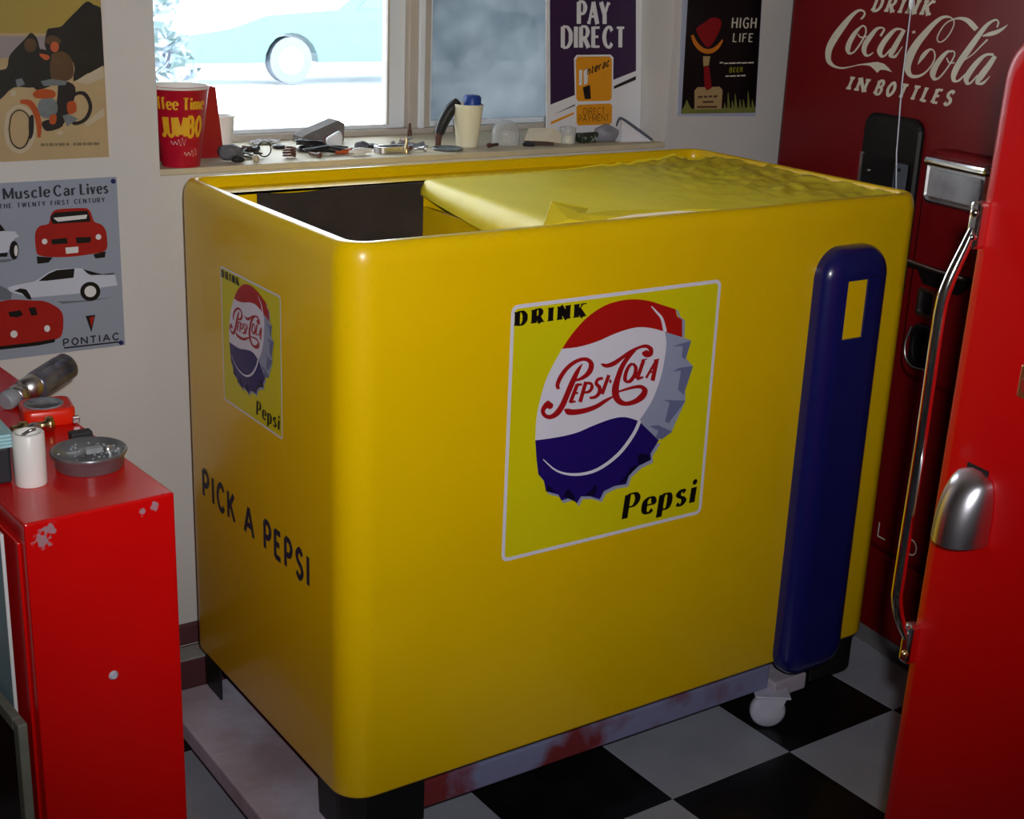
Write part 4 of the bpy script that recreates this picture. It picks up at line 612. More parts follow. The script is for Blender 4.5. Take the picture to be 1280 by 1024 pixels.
# ================================================================== RED STEEL CABINET (left foreground)
# enamel red with two chipped patches on the end
def chipped(name, base, chip, centres):
    m = mat(name, base, .26, coat=.3, var=.04, scale=3); nt = m.node_tree; b = nt.nodes['Principled BSDF']; tc = nt.nodes['Texture Coordinate']
    acc = None
    for c, r in centres:
        vm = nt.nodes.new('ShaderNodeVectorMath'); vm.operation = 'DISTANCE'; vm.inputs[1].default_value = c
        nt.links.new(tc.outputs['Object'], vm.inputs[0])
        mr = nt.nodes.new('ShaderNodeMapRange'); mr.inputs[1].default_value = 0; mr.inputs[2].default_value = r; mr.inputs[3].default_value = 1; mr.inputs[4].default_value = 0
        nt.links.new(vm.outputs['Value'], mr.inputs[0])
        if acc is None: acc = mr.outputs[0]
        else:
            mx = nt.nodes.new('ShaderNodeMath'); mx.operation = 'MAXIMUM'; nt.links.new(acc, mx.inputs[0]); nt.links.new(mr.outputs[0], mx.inputs[1]); acc = mx.outputs[0]
    n = nt.nodes.new('ShaderNodeTexNoise'); n.inputs['Scale'].default_value = 130; n.inputs['Detail'].default_value = 3; nt.links.new(tc.outputs['Object'], n.inputs['Vector'])
    mu_ = nt.nodes.new('ShaderNodeMath'); mu_.operation = 'MULTIPLY'; nt.links.new(acc, mu_.inputs[0]); nt.links.new(n.outputs['Fac'], mu_.inputs[1])
    rp = nt.nodes.new('ShaderNodeValToRGB'); rp.color_ramp.elements[0].position = .30; rp.color_ramp.elements[1].position = .36
    nt.links.new(mu_.outputs[0], rp.inputs[0])
    mix = nt.nodes.new('ShaderNodeMix'); mix.data_type = 'RGBA'; mix.inputs[7].default_value = (*chip, 1)
    nt.links.new(rp.outputs[0], mix.inputs[0]); src = b.inputs['Base Color'].links[0].from_socket
    nt.links.new(src, mix.inputs[6]); nt.links.new(mix.outputs[2], b.inputs['Base Color'])
    return m
ca = math.radians(4.0)
M['cabinet_red'] = chipped('cabinet_red', S(216, 10, 10), S(176, 130, 140), [((-.172, 0, .775), .030), ((-.028, 0, .787), .016), ((-.045, 0, .782), .012), ((-.162, 0, .788), .02)])
cb = thing('red_steel_cabinet', 'narrow red steel cabinet with chipped paint and tools on top', 'cabinet', (-.289, -.082, 0), ca)
CW, CDp, CH = .197, .77, .80
b = MB(); b.box(-CW + .004, 0, 0, CDp, .03, CH, bev=.003); b.build('carcass', 'cabinet_red', cb)
MB().box(-CW + .006, -.006, .01, CDp - .01, 0, .03).build('plinth', 'black_steel', cb)
MB().box(-CW, -CW + .004, .018, CDp - .02, .06, CH - .03, bev=.0015).build('side_door', 'cabinet_red', cb)
bt = MB(); bt.lathe((-.094, .001, .566), [(.0065, 0), (.0065, -.002), (.004, -.0045)], (0, 1, 0), 14); bt.build('bolt', 'caster_plastic', cb)

dm('pale_panel', S(168, 196, 204), .35, col2=S(118, 148, 166), scale=4); dm('panel_edge', S(226, 230, 232), .4)
def cabp(x, y): return (-.289 + x * math.cos(ca) - y * math.sin(ca), -.082 + x * math.sin(ca) + y * math.cos(ca), 0)
pb = thing('pale_blue_panel', 'pale blue white-edged panel leaning on the side of the red cabinet', 'panel', cabp(-CW - .004, .28), ca)
MB().box(-.008, -.0045, -.235, .30, .0, .77).build('board', 'pale_panel', pb)
MB().box(-.0085, -.004, -.2385, -.235, .0, .775, bev=.0008).box(-.0085, -.004, -.2352, .30, .769, .775, bev=.0008).build('edging', 'panel_edge', pb)
dm('frame_grey', S(120, 122, 112), .5, var=.12, scale=20); dm('dim_print', S(60, 24, 26), .25, col2=S(24, 26, 30), scale=6)
gp = thing('grey_framed_picture', 'dark picture in a grey frame propped before the pale blue panel', 'picture', cabp(-CW - .018, .222), ca)
f = MB(); f.box(-.012, 0, -.245, -.225, 0, .548, bev=.002); f.box(-.012, 0, -.225, .28, .530, .548, bev=.002); f.box(-.012, 0, .26, .28, 0, .53, bev=.002); f.box(-.012, 0, -.225, .26, 0, .02, bev=.002)
f.build('frame', 'frame_grey', gp); MB().box(-.006, -.002, -.226, .262, .018, .532).build('print', 'dim_print', gp)

# ---- things on the cabinet top (z = CH)
Zc = CH + .0003
dm('pewter', (.27, .28, .30), .3, metal=.7, var=.1, scale=40); dm('clear_bits', S(205, 210, 215), .08, trans=.6)
dm('orange_plastic', S(232, 40, 14), .3, coat=.2); dm('dial_grey', S(92, 96, 104), .25, col2=S(160, 165, 172), scale=40)
dm('steel_dark', (.07, .075, .11), .28, metal=.7, col2=(.34, .35, .44), scale=24, var=.2); dm('white_plastic', S(238, 236, 232), .35); dm('cap_grey', S(150, 156, 164), .45); dm('cyan_paper', S(164, 206, 212), .6); dm('dark_plastic', S(44, 46, 52), .5)
tn = thing('round_tin_lid', 'round pewter tin lid full of small clear bits on the red cabinet', 'tin', (-.352, .060, Zc))
MB().lathe((0, 0, 0), [(.043, 0), (.0445, .002), (.0445, .014), (.0480, .018), (.0495, .022), (.0488, .024), (.0465, .0245), (.0455, .018), (.001, .018)], n=40, cap1=False).build('dish', 'pewter', tn)
rnd = random.Random(5); m = MB()
for k in range(46):
    a, r = rnd.uniform(0, 2 * PI), .039 * rnd.random() ** .5; s_ = rnd.uniform(.0006, .0017); m.box(r * math.cos(a) - s_, r * math.cos(a) + s_, r * math.sin(a) - s_, r * math.sin(a) + s_, .0182, .0182 + s_ * 1.4)
o = m.build('loose_bits', 'clear_bits', tn); o['kind'] = 'stuff'
MB().box(-.006, .017, -.008, .004, .0182, .026, bev=.0015).build('clear_block', 'clear_bits', tn)
MB().lathe((.025, -.001, .0182), [(.006, 0), (.006, .004), (.004, .006)], n=14).build('button', 'brushed', tn)
wc = thing('white_plastic_tube', 'short white plastic tube standing beside the round tin lid', 'tube', (-.436, .034, Zc))
MB().lathe((0, 0, 0), [(.0195, 0), (.020, .002), (.020, .068), (.0185, .070), (.015, .070), (.015, .06), (.001, .06)], n=28, cap1=False).build('tube_wall', 'white_plastic', wc)
m = MB(); m.tube([(-.006, .002, .066), (.002, -.006, .0735), (.009, .0, .072), (.004, .008, .068)], .0022, 6, 3); m.build('wire_bit', 'brushed', wc)
bf = thing('brass_fitting', 'small brass hose fitting between white tube and orange tape measure', 'fitting', (-.382, .212, Zc))
MB().lathe((-.03, 0, .0115), [(.007, 0), (.007, .012), (.0105, .012), (.0105, .022), (.0055, .022), (.0055, .048), (.011, .050), (.011, .058), (.004, .058)], (1, .12, 0), 12).build('barrel', 'brass', bf)
MB().lathe((-.004, -.006, .012), [(.009, 0), (.009, .012), (.005, .014)], (.3, -1, .35), 10).build('nut', 'brushed', bf)
tp = thing('tape_measure', 'orange tape measure with round grey dial on the red cabinet', 'tape measure', (-.346, .272, Zc), math.radians(-8))
MB().loft([[(x, y, z) for x, y in rr(-.036 + i_, .036 - i_, -.034 + i_, .034 - i_, .012, 5)] for i_, z in ((.002, 0), (0, .002), (0, .021), (.002, .0238), (.005, .0245))], True, True, True).build('case', 'orange_plastic', tp)
MB().lathe((-.004, .0, .0245), [(.028, -.001), (.028, .0012), (.0245, .0018), (.024, .0005), (.001, .0005)], n=28, cap1=False).build('dial', 'dial_grey', tp)
MB().box(.030, .040, -.038, -.030, .002, .012, bev=.001).build('tape_hook', 'brushed', tp)
bk = single(MB().box(-.346, -.316, .156, .174, Zc, Zc + .013, bev=.002), 'black_block', 'dark_plastic', 'small black plastic block behind the round tin lid', 'block', (-.331, .165, Zc))
at_ = thing('air_tool', 'chrome cylindrical air tool lying across the red cabinet top', 'air tool', (-.330, .372, Zc))
ax = Vector((.13, .085, .028)).normalized()
MB().lathe((-.005, .002, .019), [(.018, 0), (.021, .002), (.022, .008), (.022, .062), (.0215, .066), (.0215, .076), (.019, .079), (.015, .0792)], ax, 28).build('barrel', 'steel_dark', at_)
MB().lathe((-.040, -.021, .0145), [(.015, 0), (.0165, .002), (.0165, .012), (.0145, .013), (.0145, .020), (.018, .021), (.018, .040), (.0185, .043)], ax, 24).build('collar', 'brushed', at_)
MB().lathe((-.058, -.033, .013), [(.012, 0), (.0145, .003), (.0145, .018), (.012, .022)], ax, 18).build('cap', 'cap_grey', at_)
b2 = thing('black_hand_drill', 'black hand drill lying behind the chrome air tool', 'drill', (-.415, .50, Zc))
MB().lathe((-.045, -.01, .020), [(.010, 0), (.019, .006), (.019, .05), (.012, .06), (.010, .075), (.006, .082)], (1, .15, .05), 20).build('housing', 'dark_plastic', b2)
MB().lathe((.030, .0, .024), [(.008, 0), (.0095, .004), (.0095, .018), (.004, .026)], (1, .15, .05), 14).build('chuck', 'chrome', b2)
db = single(MB().box(-.498, -.456, .045, .155, Zc, Zc + .050, bev=.004), 'dark_case', 'dark_plastic', 'dark grey plastic case under the pale cyan paper pad', 'case', (-.477, .10, Zc))
pd = MB()
for k in range(4): pd.box(-.500 + .002 * k, -.452 + .0015 * (k % 2), .040 + .002 * k, .152, Zc + .0505 + .004 * k, Zc + .0540 + .004 * k)
single(pd, 'paper_pad', 'cyan_paper', 'pad of pale cyan paper lying on the dark grey case', 'paper', (-.477, .10, Zc + .0505))
single(MB().lathe((-.300, .100, Zc), [(.004, 0), (.004, .004), (.0018, .005), (.0018, .012)], n=10), 'hex_bolt', 'brushed', 'small steel bolt right beside the round tin lid', 'bolt', (-.300, .100, Zc))

# ================================================================== POSTERS ON THE WINDOW WALL
def wf(y0): return lambda u, v, d: (u, y0 - d, v)
dm('poster_tan', S(182, 158, 118), .35, var=.08, scale=8); dm('poster_sky', S(168, 146, 72), .35, var=.08); dm('poster_haze', S(150, 140, 140), .35)
dm('poster_tree', S(40, 42, 38), .35, var=.2, scale=30); dm('poster_brown', S(92, 70, 48), .35, var=.15, scale=40); dm('poster_flesh', S(186, 92, 54), .35); dm('poster_dark', S(38, 36, 38), .35)
dm('poster_orange', S(176, 78, 36), .35, var=.1, scale=40); dm('poster_steel', S(112, 120, 122), .35, var=.2, scale=60); dm('poster_pale', S(190, 176, 150), .35); dm('poster_ink', S(124, 110, 78), .4); dm('poster_edge', S(214, 206, 200), .5)
dm('poster_grey', S(150, 158, 176), .4, var=.04); dm('poster_red', S(164, 28, 24), .35, var=.08, scale=30); dm('poster_silver', S(200, 206, 222), .35, var=.05); dm('poster_light', S(226, 224, 226), .35); dm('poster_shade', S(104, 112, 122), .4); dm('poster_black', S(22, 20, 20), .35); dm('poster_text', S(44, 46, 56), .4)
dm('pin_blue', S(40, 44, 96), .3)
mp = thing('motorcycle_poster', 'tan poster of a couple riding an orange motorcycle', 'poster', (-.22, .7490, 1.10))
MO = (-.22, .7490, 1.10)
MB().box(-.36, -.0795, .7465, .7492, 1.1025, 1.62).build('sheet', 'poster_tan', mp, MO)
MB().box(-.0795, -.072, .7468, .7492, 1.1025, 1.62).build('sheet_edge', 'poster_edge', mp, MO)
T = ART['moto']; pf = wf(.7464)
def clipx(L, lo): return [[min(max(c, lo), -690 if lo < -3600 else -800) if i % 2 == 0 else c for i, c in enumerate(a)] for a in L]
Art(pf).ints([[-3550, 13130, -800, 13130, -800, 16150, -3550, 16150]], .0002).build('sky', 'poster_sky', mp, MO)
for nm, mt, d in (('haze', 'poster_haze', .0004), ('tree', 'poster_tree', .0006), ('brown', 'poster_brown', .0009), ('flesh', 'poster_flesh', .0010), ('steel', 'poster_steel', .0010), ('ink', 'poster_ink', .0006)):
    Art(pf).ints(clipx(T[nm], -3550), d).each(nm if nm not in ('brown', 'flesh', 'steel', 'ink') else {'brown': 'brown_print', 'flesh': 'flesh_print', 'steel': 'steel_print', 'ink': 'caption'}[nm], mt, mp, MO)
def mixed(fm, L, d, rib_idx):
    a = Art(fm)
    for i, x in enumerate(L): (a.ribs([x], d) if i in rib_idx else a.ints([x], d))
    return a
mixed(pf, T['dark'], .0008, (1, 2)).each('dark_print', 'poster_dark', mp, MO)
mixed(pf, T['orange'], .0012, (1,)).each('orange_print', 'poster_orange', mp, MO)
mixed(pf, T['pale'], .0007, (0,)).each('pale_print', 'poster_pale', mp, MO)

MU = (-.20, .7490, .757)
ms = thing('muscle_car_poster', 'grey poster of four red and silver cars below the motorcycle poster', 'poster', MU)
MB().box(-.38, -.068, .7465, .7492, .757, 1.0665).build('sheet', 'poster_grey', ms, MU)
T = ART['mus']; pf = wf(.7464)
for nm, mt, d, pn_ in (('shade', 'poster_shade', .0002, 'shade_print'), ('silver', 'poster_silver', .0004, 'silver_print'), ('red', 'poster_red', .0005, 'red_print'), ('dark', 'poster_black', .0007, 'black_print'), ('light', 'poster_light', .0009, 'white_print'), ('chev', 'poster_red', .0009, 'badge')):
    Art(pf).ints(clipx(T[nm], -3750), d).each(pn_, mt, ms, MU)
for wd_, uo, vo, ht, wl, kw in (('Muscle', -.2640, 1.0392, .0185, .076, dict(thick=.22, thin=.11, serif=.12, track=.12)), ('Car', -.1790, 1.0392, .0185, .037, dict(thick=.22, thin=.11, serif=.12, track=.12)), ('Lives', -.1330, 1.0392, .0185, .047, dict(thick=.22, thin=.11, serif=.12, track=.12)),
        ('THE', -.273, 1.0238, .0078, .020, dict(thick=.24, thin=.14, serif=.12, track=.26)), ('TWENTY', -.243, 1.0238, .0078, .047, dict(thick=.24, thin=.14, serif=.12, track=.26)), ('FIRST', -.186, 1.0238, .0078, .031, dict(thick=.24, thin=.14, serif=.12, track=.26)), ('CENTURY', -.145, 1.0238, .0078, .053, dict(thick=.24, thin=.14, serif=.12, track=.26)), ('PONTIAC', -.180, .7690, .0125, .100, dict(thick=.22, track=.16))):
    a = Art(pf); a.text(wd_, uo, vo, ht, wl, d=.0005, **kw); a.build('lettering', 'poster_text', ms, MU)
Art(pf).poly([(-.180, .7640), (-.078, .7630), (-.078, .7660), (-.180, .7670)], .0005).build('underline', 'poster_text', ms, MU)
for x, z in ((-.0745, 1.0595), (-.0755, .7625)): MB().lathe((x, .7466, z), [(.0045, 0), (.0042, -.003), (.002, -.0045)], (0, 1, 0), 12).build('push_pin', 'pin_blue', ms, MU)

dm('poster_white_blue', S(176, 184, 208), .4); dm('poster_night', S(16, 13, 16), .3); dm('poster_green', S(120, 126, 62), .4, var=.1, scale=30); dm('poster_crate', S(176, 150, 104), .4); dm('poster_crimson', S(140, 20, 26), .35); dm('poster_amber', S(206, 120, 36), .35); dm('poster_cream', S(212, 206, 190), .4); dm('poster_lime', S(150, 150, 40), .4)
BP = (1.34, .7490, 1.13)
bpo = thing('beer_poster', 'black beer poster with a small green skyline beside the window', 'poster', BP)
MB().add([(1.208, .7492, 1.62), (1.445, .7492, 1.62), (1.470, .7492, 1.126), (1.229, .7492, 1.134), (1.208, .7466, 1.62), (1.445, .7466, 1.62), (1.470, .7466, 1.126), (1.229, .7466, 1.134)], [(0, 1, 2, 3), (4, 5, 6, 7), (0, 1, 5, 4), (1, 2, 6, 5), (2, 3, 7, 6), (3, 0, 4, 7)]).build('sheet', 'poster_white_blue', bpo, BP)
T = ART['beer']; pf = wf(.7465)
Art(pf).ints([T['black'][0][6:10] + T['black'][0][10:12] + [12120, 16100, 14400, 16100] + T['black'][0][4:6]], .0002).build('night_field', 'poster_night', bpo, BP)
for nm, mt, d, pn_ in (('green', 'poster_green', .0004, 'skyline'), ('tan', 'poster_crate', .0006, 'tan_print'), ('crimson', 'poster_crimson', .0006, 'red_shape'), ('ink', 'poster_brown', .0008, 'crate_print'), ('white', 'poster_cream', .0006, 'small_print')): Art(pf).ints(T[nm], d).each(pn_, mt, bpo, BP)
Art(pf).ribs(T['orange'], .0008).build('amber_band', 'poster_amber', bpo, BP)
a = Art(pf); a.text('HIGH', 1.3705, 1.3270, .0225, .0725, thick=.2, thin=.12, serif=.10, track=.2, d=.0006); a.text('LIFE', 1.3775, 1.2960, .0190, .060, thick=.2, thin=.12, serif=.10, track=.2, d=.0006); a.build('title_lettering', 'poster_cream', bpo, BP)
a = Art(pf); a.text('BEER', 1.3745, 1.2288, .0100, .040, thick=.2, track=.2, d=.0006); a.build('beer_lettering', 'poster_lime', bpo, BP)

# ================================================================== THINGS ON THE WINDOW SILL (z = 1.075)
ZS = 1.0755
dm('sign_white', S(226, 226, 232), .4, var=.02); dm('sign_purple', S(52, 30, 68), .35, var=.05); dm('sign_orange', S(226, 150, 26), .35); dm('sign_black', S(26, 24, 24), .4)
SG = (1.06, .84, ZS); PH = math.radians(4.8)
sg = thing('payment_sign', 'purple and white direct payment sign standing on the sill', 'sign', SG)
sb = MB().box(.001, .267, .0002, .0045, .0005, .625, bev=.0006); sb.v = [(.93 + a_, .8361 + b_ * math.cos(PH) + c_ * math.sin(PH), 1.0755 - b_ * math.sin(PH) + c_ * math.cos(PH)) for a_, b_, c_ in sb.v]; sb.build('board', 'sign_white', sg, SG)
sf = lambda u, v, d: (.93 + u, .8361 - d * math.cos(PH) + v * math.sin(PH), 1.0755 + v * math.cos(PH) + d * math.sin(PH))
T = ART['sign']
Art(sf).ints([[85, 6000, 2430, 6000] + T['purple'][0][4:8]], .0002).build('purple_field', 'sign_purple', sg, SG)
for nm, mt, d, pn_ in (('white2', 'sign_white', .0004, 'white_tabs'), ('orange', 'sign_orange', .0006, 'orange_tabs'), ('black', 'sign_black', .0008, 'dark_bars'), ('hand', 'sign_white', .0010, 'pale_bars')): Art(sf).ints(T[nm], d).each(pn_, mt, sg, SG)
a = Art(sf); a.text('PAY', .0880, .2528, .0465, .082, thick=.25, thin=.12, serif=.14, track=.06, d=.0004); a.text('DIRECT', .0445, .2022, .0445, .171, thick=.25, thin=.12, serif=.13, track=.12, d=.0004); a.build('title_lettering', 'sign_white', sg, SG)
a = Art(lambda u, v, d: sf(u, v + (u - .104) * .32, d)); a.text('Interac', .1060, .1405, .0165, .066, thick=.2, slant=.15, track=.12, d=.0010); a.build('logo_lettering', 'sign_black', sg, SG)
a = Art(sf); a.text('DIRECT', .1026, .0556, .0150, .059, thick=.09, track=.16, d=.0008); a.text('PAYMENT', .0893, .0410, .0140, .085, thick=.09, track=.16, d=.0008); a.build('tab_lettering', 'sign_black', sg, SG)

dm('cup_red', S(184, 18, 46), .35, var=.05); dm('cup_inside', S(226, 220, 212), .5); dm('cup_gold', S(232, 176, 40), .4); dm('box_red', S(158, 20, 26), .45)
CB = (.066, .782, ZS)
cu_ = thing('jumbo_paper_cup', 'large red paper cup with yellow lettering on the sill', 'cup', CB)
R0, R1, Hc = .034, .0535, .142
MB().lathe((0, 0, 0), [(R0, 0), (R1, Hc), (R1 + .0012, Hc + .001), (R1 + .0012, Hc + .003), (R1 - .001, Hc + .003)], n=40, cap1=False).build('shell', 'cup_red', cu_)
MB().lathe((0, 0, 0), [(.001, .004), (R0 - .001, .004), (R1 - .0012, Hc + .0025)], n=40, cap0=False, cap1=False).build('inside', 'cup_inside', cu_)
MB().lathe((0, 0, 0), [(R1 - .001, Hc + .003), (R1 + .0016, Hc + .002), (R1 + .0016, Hc - .002)], n=40, cap0=False, cap1=False).build('rim', 'cup_inside', cu_)
face = math.atan2(CAM.y - CB[1], CAM.x - CB[0]) + .10
def cupf(u, v, d):
    r = R0 + (R1 - R0) * v / Hc + .0003 + d; a_ = face + u / .045; return (r * math.cos(a_), r * math.sin(a_), v)
a = Art(cupf); a.text('Coffee Time', -.064, .106, .021, .104, thick=.2, thin=.09, serif=.06, track=.1, d=.0004); a.text('JUMBO', -.040, .058, .034, .078, thick=.19, track=.14, d=.0004); a.build('yellow_lettering', 'cup_gold', cu_)
a = Art(cupf)
for uu, vv, ww in ((-.024, .044, .030), (.002, .024, .032)):
    L_ = [(uu + ww * t / 48, vv + .0045 * math.sin(t * .55) * (1 - .5 * math.sin(t * .13)) + .004 * t / 48) for t in range(49)]; a.strip(L_, [(x, y + .0016) for x, y in L_], .0004)
a.build('white_script', 'cup_inside', cu_)
# red carton behind the cup
bx = thing('red_carton', 'plain red flared carton standing behind the jumbo paper cup', 'carton', (.10, .865, ZS), math.radians(6))
b = MB(); b.loft([[(x, y, z) for x, y in ((-.078 - k, -.02), (.078 + k * .0, -.02), (.078 + k * .0, .02), (-.078 - k, .02))] for k, z in ((0, 0), (.0, .122))], True, False, False)
b.v = [(x * (1.0 if z < .05 else .82), y, z + (.010 if x > 0 and z > .1 else 0)) for x, y, z in b.v]; b.build('shell', 'box_red', bx)
MB().box(-.06, .06, -.0195, -.0185, .1215, .1235).build('top_edge', 'cup_gold', bx)
# white cup behind it
single(MB().lathe((.222, .96, ZS), [(.018, 0), (.023, .048), (.0235, .060), (.026, .065), (.024, .066), (.021, .060), (.016, .004), (.001, .004)], n=28, cap1=False), 'white_foam_cup', 'white_plastic', 'white foam cup standing beside the red carton', 'cup', (.222, .96, ZS))
dm('steel_wool', S(104, 104, 112), .7, var=.3, scale=90, bump=.6, bscale=120); dm('tool_dark', S(36, 34, 36), .5, var=.3, scale=40); dm('rust', S(98, 62, 52), .6, var=.3, scale=50); dm('paper_white', S(232, 232, 236), .7); dm('sand_grey', S(112, 106, 104), .9, col2=S(140, 66, 70), thr=(.60, .72), scale=16, bump=.3, bscale=160)
m = MB(); m.ball((.170, .800, ZS + .016), .020, 14, 10, (1.25, .8, .8)); crumple(m, .004, 60, 1)
single(m, 'steel_wool_pad', 'steel_wool', 'wad of grey steel wool at the foot of the jumbo cup', 'steel wool', (.170, .800, ZS))
m = MB(); m.ball((.175, .775, ZS + .007), .011, 12, 8, (1.2, .8, .6)); crumple(m, .002, 90, 3)
single(m, 'black_rubber_lump', 'tool_dark', 'small black rubber lump on the sill edge beside the steel wool', 'rubber', (.175, .775, ZS))
m = MB(); NP = 8; m.add([(.30 + .062 * i / NP, .985 + .035 * j / NP, ZS + .002 + .012 * abs(noise.noise(Vector((i * .7, j * .7, 2))))) for j in range(NP + 1) for i in range(NP + 1)], [(j * 9 + i, j * 9 + i + 1, (j + 1) * 9 + i + 1, (j + 1) * 9 + i) for j in range(8) for i in range(8)], True)
single(m, 'paper_scrap', 'paper_white', 'crumpled white paper scrap by the window rail', 'paper', (.33, 1.0, ZS))
kr = thing('key_bunch', 'bunch of dark keys on a thin ring on the sill', 'keys', (.235, .82, ZS))
MB().tube([(.014 + .014 * math.cos(a_), .0, .0165 + .0145 * math.sin(a_)) for a_ in [2 * PI * k / 24 for k in range(25)]], .0014, 6).build('ring', 'tool_dark', kr)
for k, (x, y, rz) in enumerate(((-.018, -.004, .4), (-.010, .006, -.3), (-.004, -.010, 1.1))):
    m = MB(); m.lathe((0, 0, .001), [(.009, 0), (.009, .0025)], n=12); m.box(.006, .034, -.003, .003, .001, .0035); m.xf(Matrix.Translation((x, y, .004 * k)) @ Matrix.Rotation(rz + PI, 4, 'Z') @ Matrix.Rotation(-.25, 4, 'Y')); m.v = [(a_, b_, max(c_, .0002)) for a_, b_, c_ in m.v]; m.build('key', 'tool_dark', kr)
single(MB().lathe((.212, .778, ZS), [(.005, 0), (.007, .004), (.0065, .010), (.003, .013)], n=14), 'pink_knob', 'poster_pale', 'tiny pinkish knob in front of the dark keys', 'knob', (.212, .778, ZS))
m = MB(); m.tube([(.295 + .013 * math.cos(t * .9), .805 + .008 * math.sin(t * .9), ZS + .002 + t * .00075) for t in range(24)], .0022, 6)
single(m, 'wire_coil', 'rust', 'little coil of rusty brown wire next to the keys', 'wire', (.295, .805, ZS))
m = MB(); m.prism([(.408, 0), (.506, 0), (.508, .036), (.494, .044), (.420, .018), (.410, .012)], 1, .985, 1.03); m.v = [(x, y, z + ZS) for x, y, z in m.v]
single(m, 'sanding_block', 'sand_grey', 'grey wedge-shaped sanding block against the window rail', 'sanding block', (.457, 1.01, ZS))
pl = thing('pliers', 'dark pliers with orange grip lying mid sill', 'pliers', (.385, .82, ZS))
MB().tube([(-.045, .012, .008), (-.02, .004, .010), (.0, 0, .011), (.022, -.010, .008), (.040, -.006, .007)], [.004, .006, .007, .006, .005], 8, 3).tube([(-.045, -.006, .009), (-.02, -.002, .012), (.0, 0, .012), (.03, .012, .010), (.052, .016, .008)], [.003, .005, .007, .005, .004], 8, 3).build('jaws', 'tool_dark', pl)
MB().tube([(.012, -.008, .0065), (.030, -.012, .006), (.046, -.008, .006)], .0055, 8, 3).build('grip', 'poster_orange', pl)
m = MB(); m.ball((.425, .868, ZS + .018), .020, 14, 10, (.9, .7, .95)); crumple(m, .007, 45, 9)
m.v = [(x, y, max(z, ZS)) for x, y, z in m.v]
single(m, 'white_tissue', 'paper_white', 'crumpled white tissue standing behind the dark pliers', 'tissue', (.425, .868, ZS))
m = MB().lathe((.418, .792, ZS + .0075), [(.003, 0), (.003, .008), (.006, .010), (.007, .016), (.007, .034), (.005, .038), (.004, .05)], (1, .05, 0), 12)
single(m, 'spark_plug', 'white_plastic', 'white spark plug lying next to the dark pliers', 'spark plug', (.440, .792, ZS))
m = MB(); m.ball((.480, .855, ZS + .009), .013, 10, 8, (1.3, .8, .7)); crumple(m, .004, 70, 5); m.v = [(x, y, max(z, ZS)) for x, y, z in m.v]
single(m, 'oily_rag_scrap', 'steel_wool', 'small dark oily rag scrap behind the spark plug', 'rag', (.480, .855, ZS))
m = MB(); o1 = rr(.490, .560, .792, .832, .012, 4); o2 = rr(.494, .556, .796, .828, .009, 4)
m.loft([[(x, y, ZS) for x, y in o1], [(x, y, ZS + .012) for x, y in o1], [(x, y, ZS + .012) for x, y in o2], [(x, y, ZS + .003) for x, y in o2]], True, True, False)
single(m, 'tin_tray', 'brushed', 'shallow grey tin tray near the mullion', 'tray', (.525, .812, ZS))
m = MB(); m.tube([(.500, .812, ZS + .0065), (.52, .806, ZS + .010), (.552, .815, ZS + .008)], .0035, 8, 3)
single(m, 'dark_screw', 'tool_dark', 'dark screw lying in the tin tray', 'screw', (.525, .812, ZS + .0031))
single(MB().lathe((.545, .785, ZS), [(.0045, 0), (.0045, .010), (.003, .012), (.003, .026), (.0015, .032)], n=10), 'brass_pin', 'brass', 'upright brass pin in front of the tin tray', 'pin', (.545, .785, ZS))
single(MB().lathe((.688, 1.02, ZS), [(.005, 0), (.005, .012), (.003, .014), (.003, .024), (.0015, .028)], n=10), 'brown_plug', 'rust', 'upright brown plug at the foot of the mullion', 'plug', (.688, 1.02, ZS))
rnd = random.Random(11)
for k, (x, y, nm, lb) in enumerate(((.572, .825, 'metal_stub', 'short rusty metal stub just right of the tin tray'), (.585, .80, 'metal_stub', 'short grey metal stub before the mullion at the sill edge'), (.612, .915, 'metal_stub', 'short rusty metal stub furthest back below the mullion'), (.64, .94, 'metal_stub', 'short grey metal stub close to the cream tumbler brush'), (.345, .795, 'metal_stub', 'short rusty metal stub between wire coil and pliers'), (.452, .83, 'metal_stub', 'short grey metal stub left of the oily rag scrap'), (.765, .80, 'metal_stub', 'short grey metal stub between cream tumbler and clear dome'))):
    m = MB(); a_ = rnd.uniform(0, 3); L_ = rnd.uniform(.010, .016); e_ = Vector((math.cos(a_), math.sin(a_), 0)); m.lathe((x - L_ * e_.x, y - L_ * e_.y, ZS + .0055), [(.0055, 0), (.0055, .006), (.0035, .007), (.0035, L_ * 2)], e_, 6)
    single(m, nm, 'brushed' if k % 2 else 'rust', lb, 'metal stub', (x, y, ZS), 'loose metal stubs on the sill')
for k, (x, y, lb) in enumerate(((.275, .93, 'dark rubber washer lying behind the keys'), (.330, .93, 'dark rubber washer lying behind the cable bundle'), (.520, .885, 'dark rubber washer lying behind the tin tray'), (.858, .80, 'dark rubber washer lying left of the opened carton'))):
    single(MB().lathe((x, y, ZS), [(.006, 0), (.013, 0), (.0135, .004), (.012, .0065), (.006, .0065), (.006, 0)], n=18, cap0=False, cap1=False), 'rubber_washer', 'tool_dark', lb, 'washer', (x, y, ZS), 'rubber washers on the sill')
single(MB().lathe((.655, .805, ZS), [(.030, 0), (.033, .002), (.033, .004), (.030, .005), (.028, .003), (.001, .003)], n=30, cap1=False), 'flat_grey_lid', 'poster_steel', 'flat round grey lid lying before the black handled brush', 'lid', (.655, .805, ZS))
dm('tumbler_cream', S(240, 234, 208), .4, var=.04); dm('cap_blue', S(34, 66, 150), .4, var=.1, scale=60); dm('brush_black', S(34, 33, 34), .5)
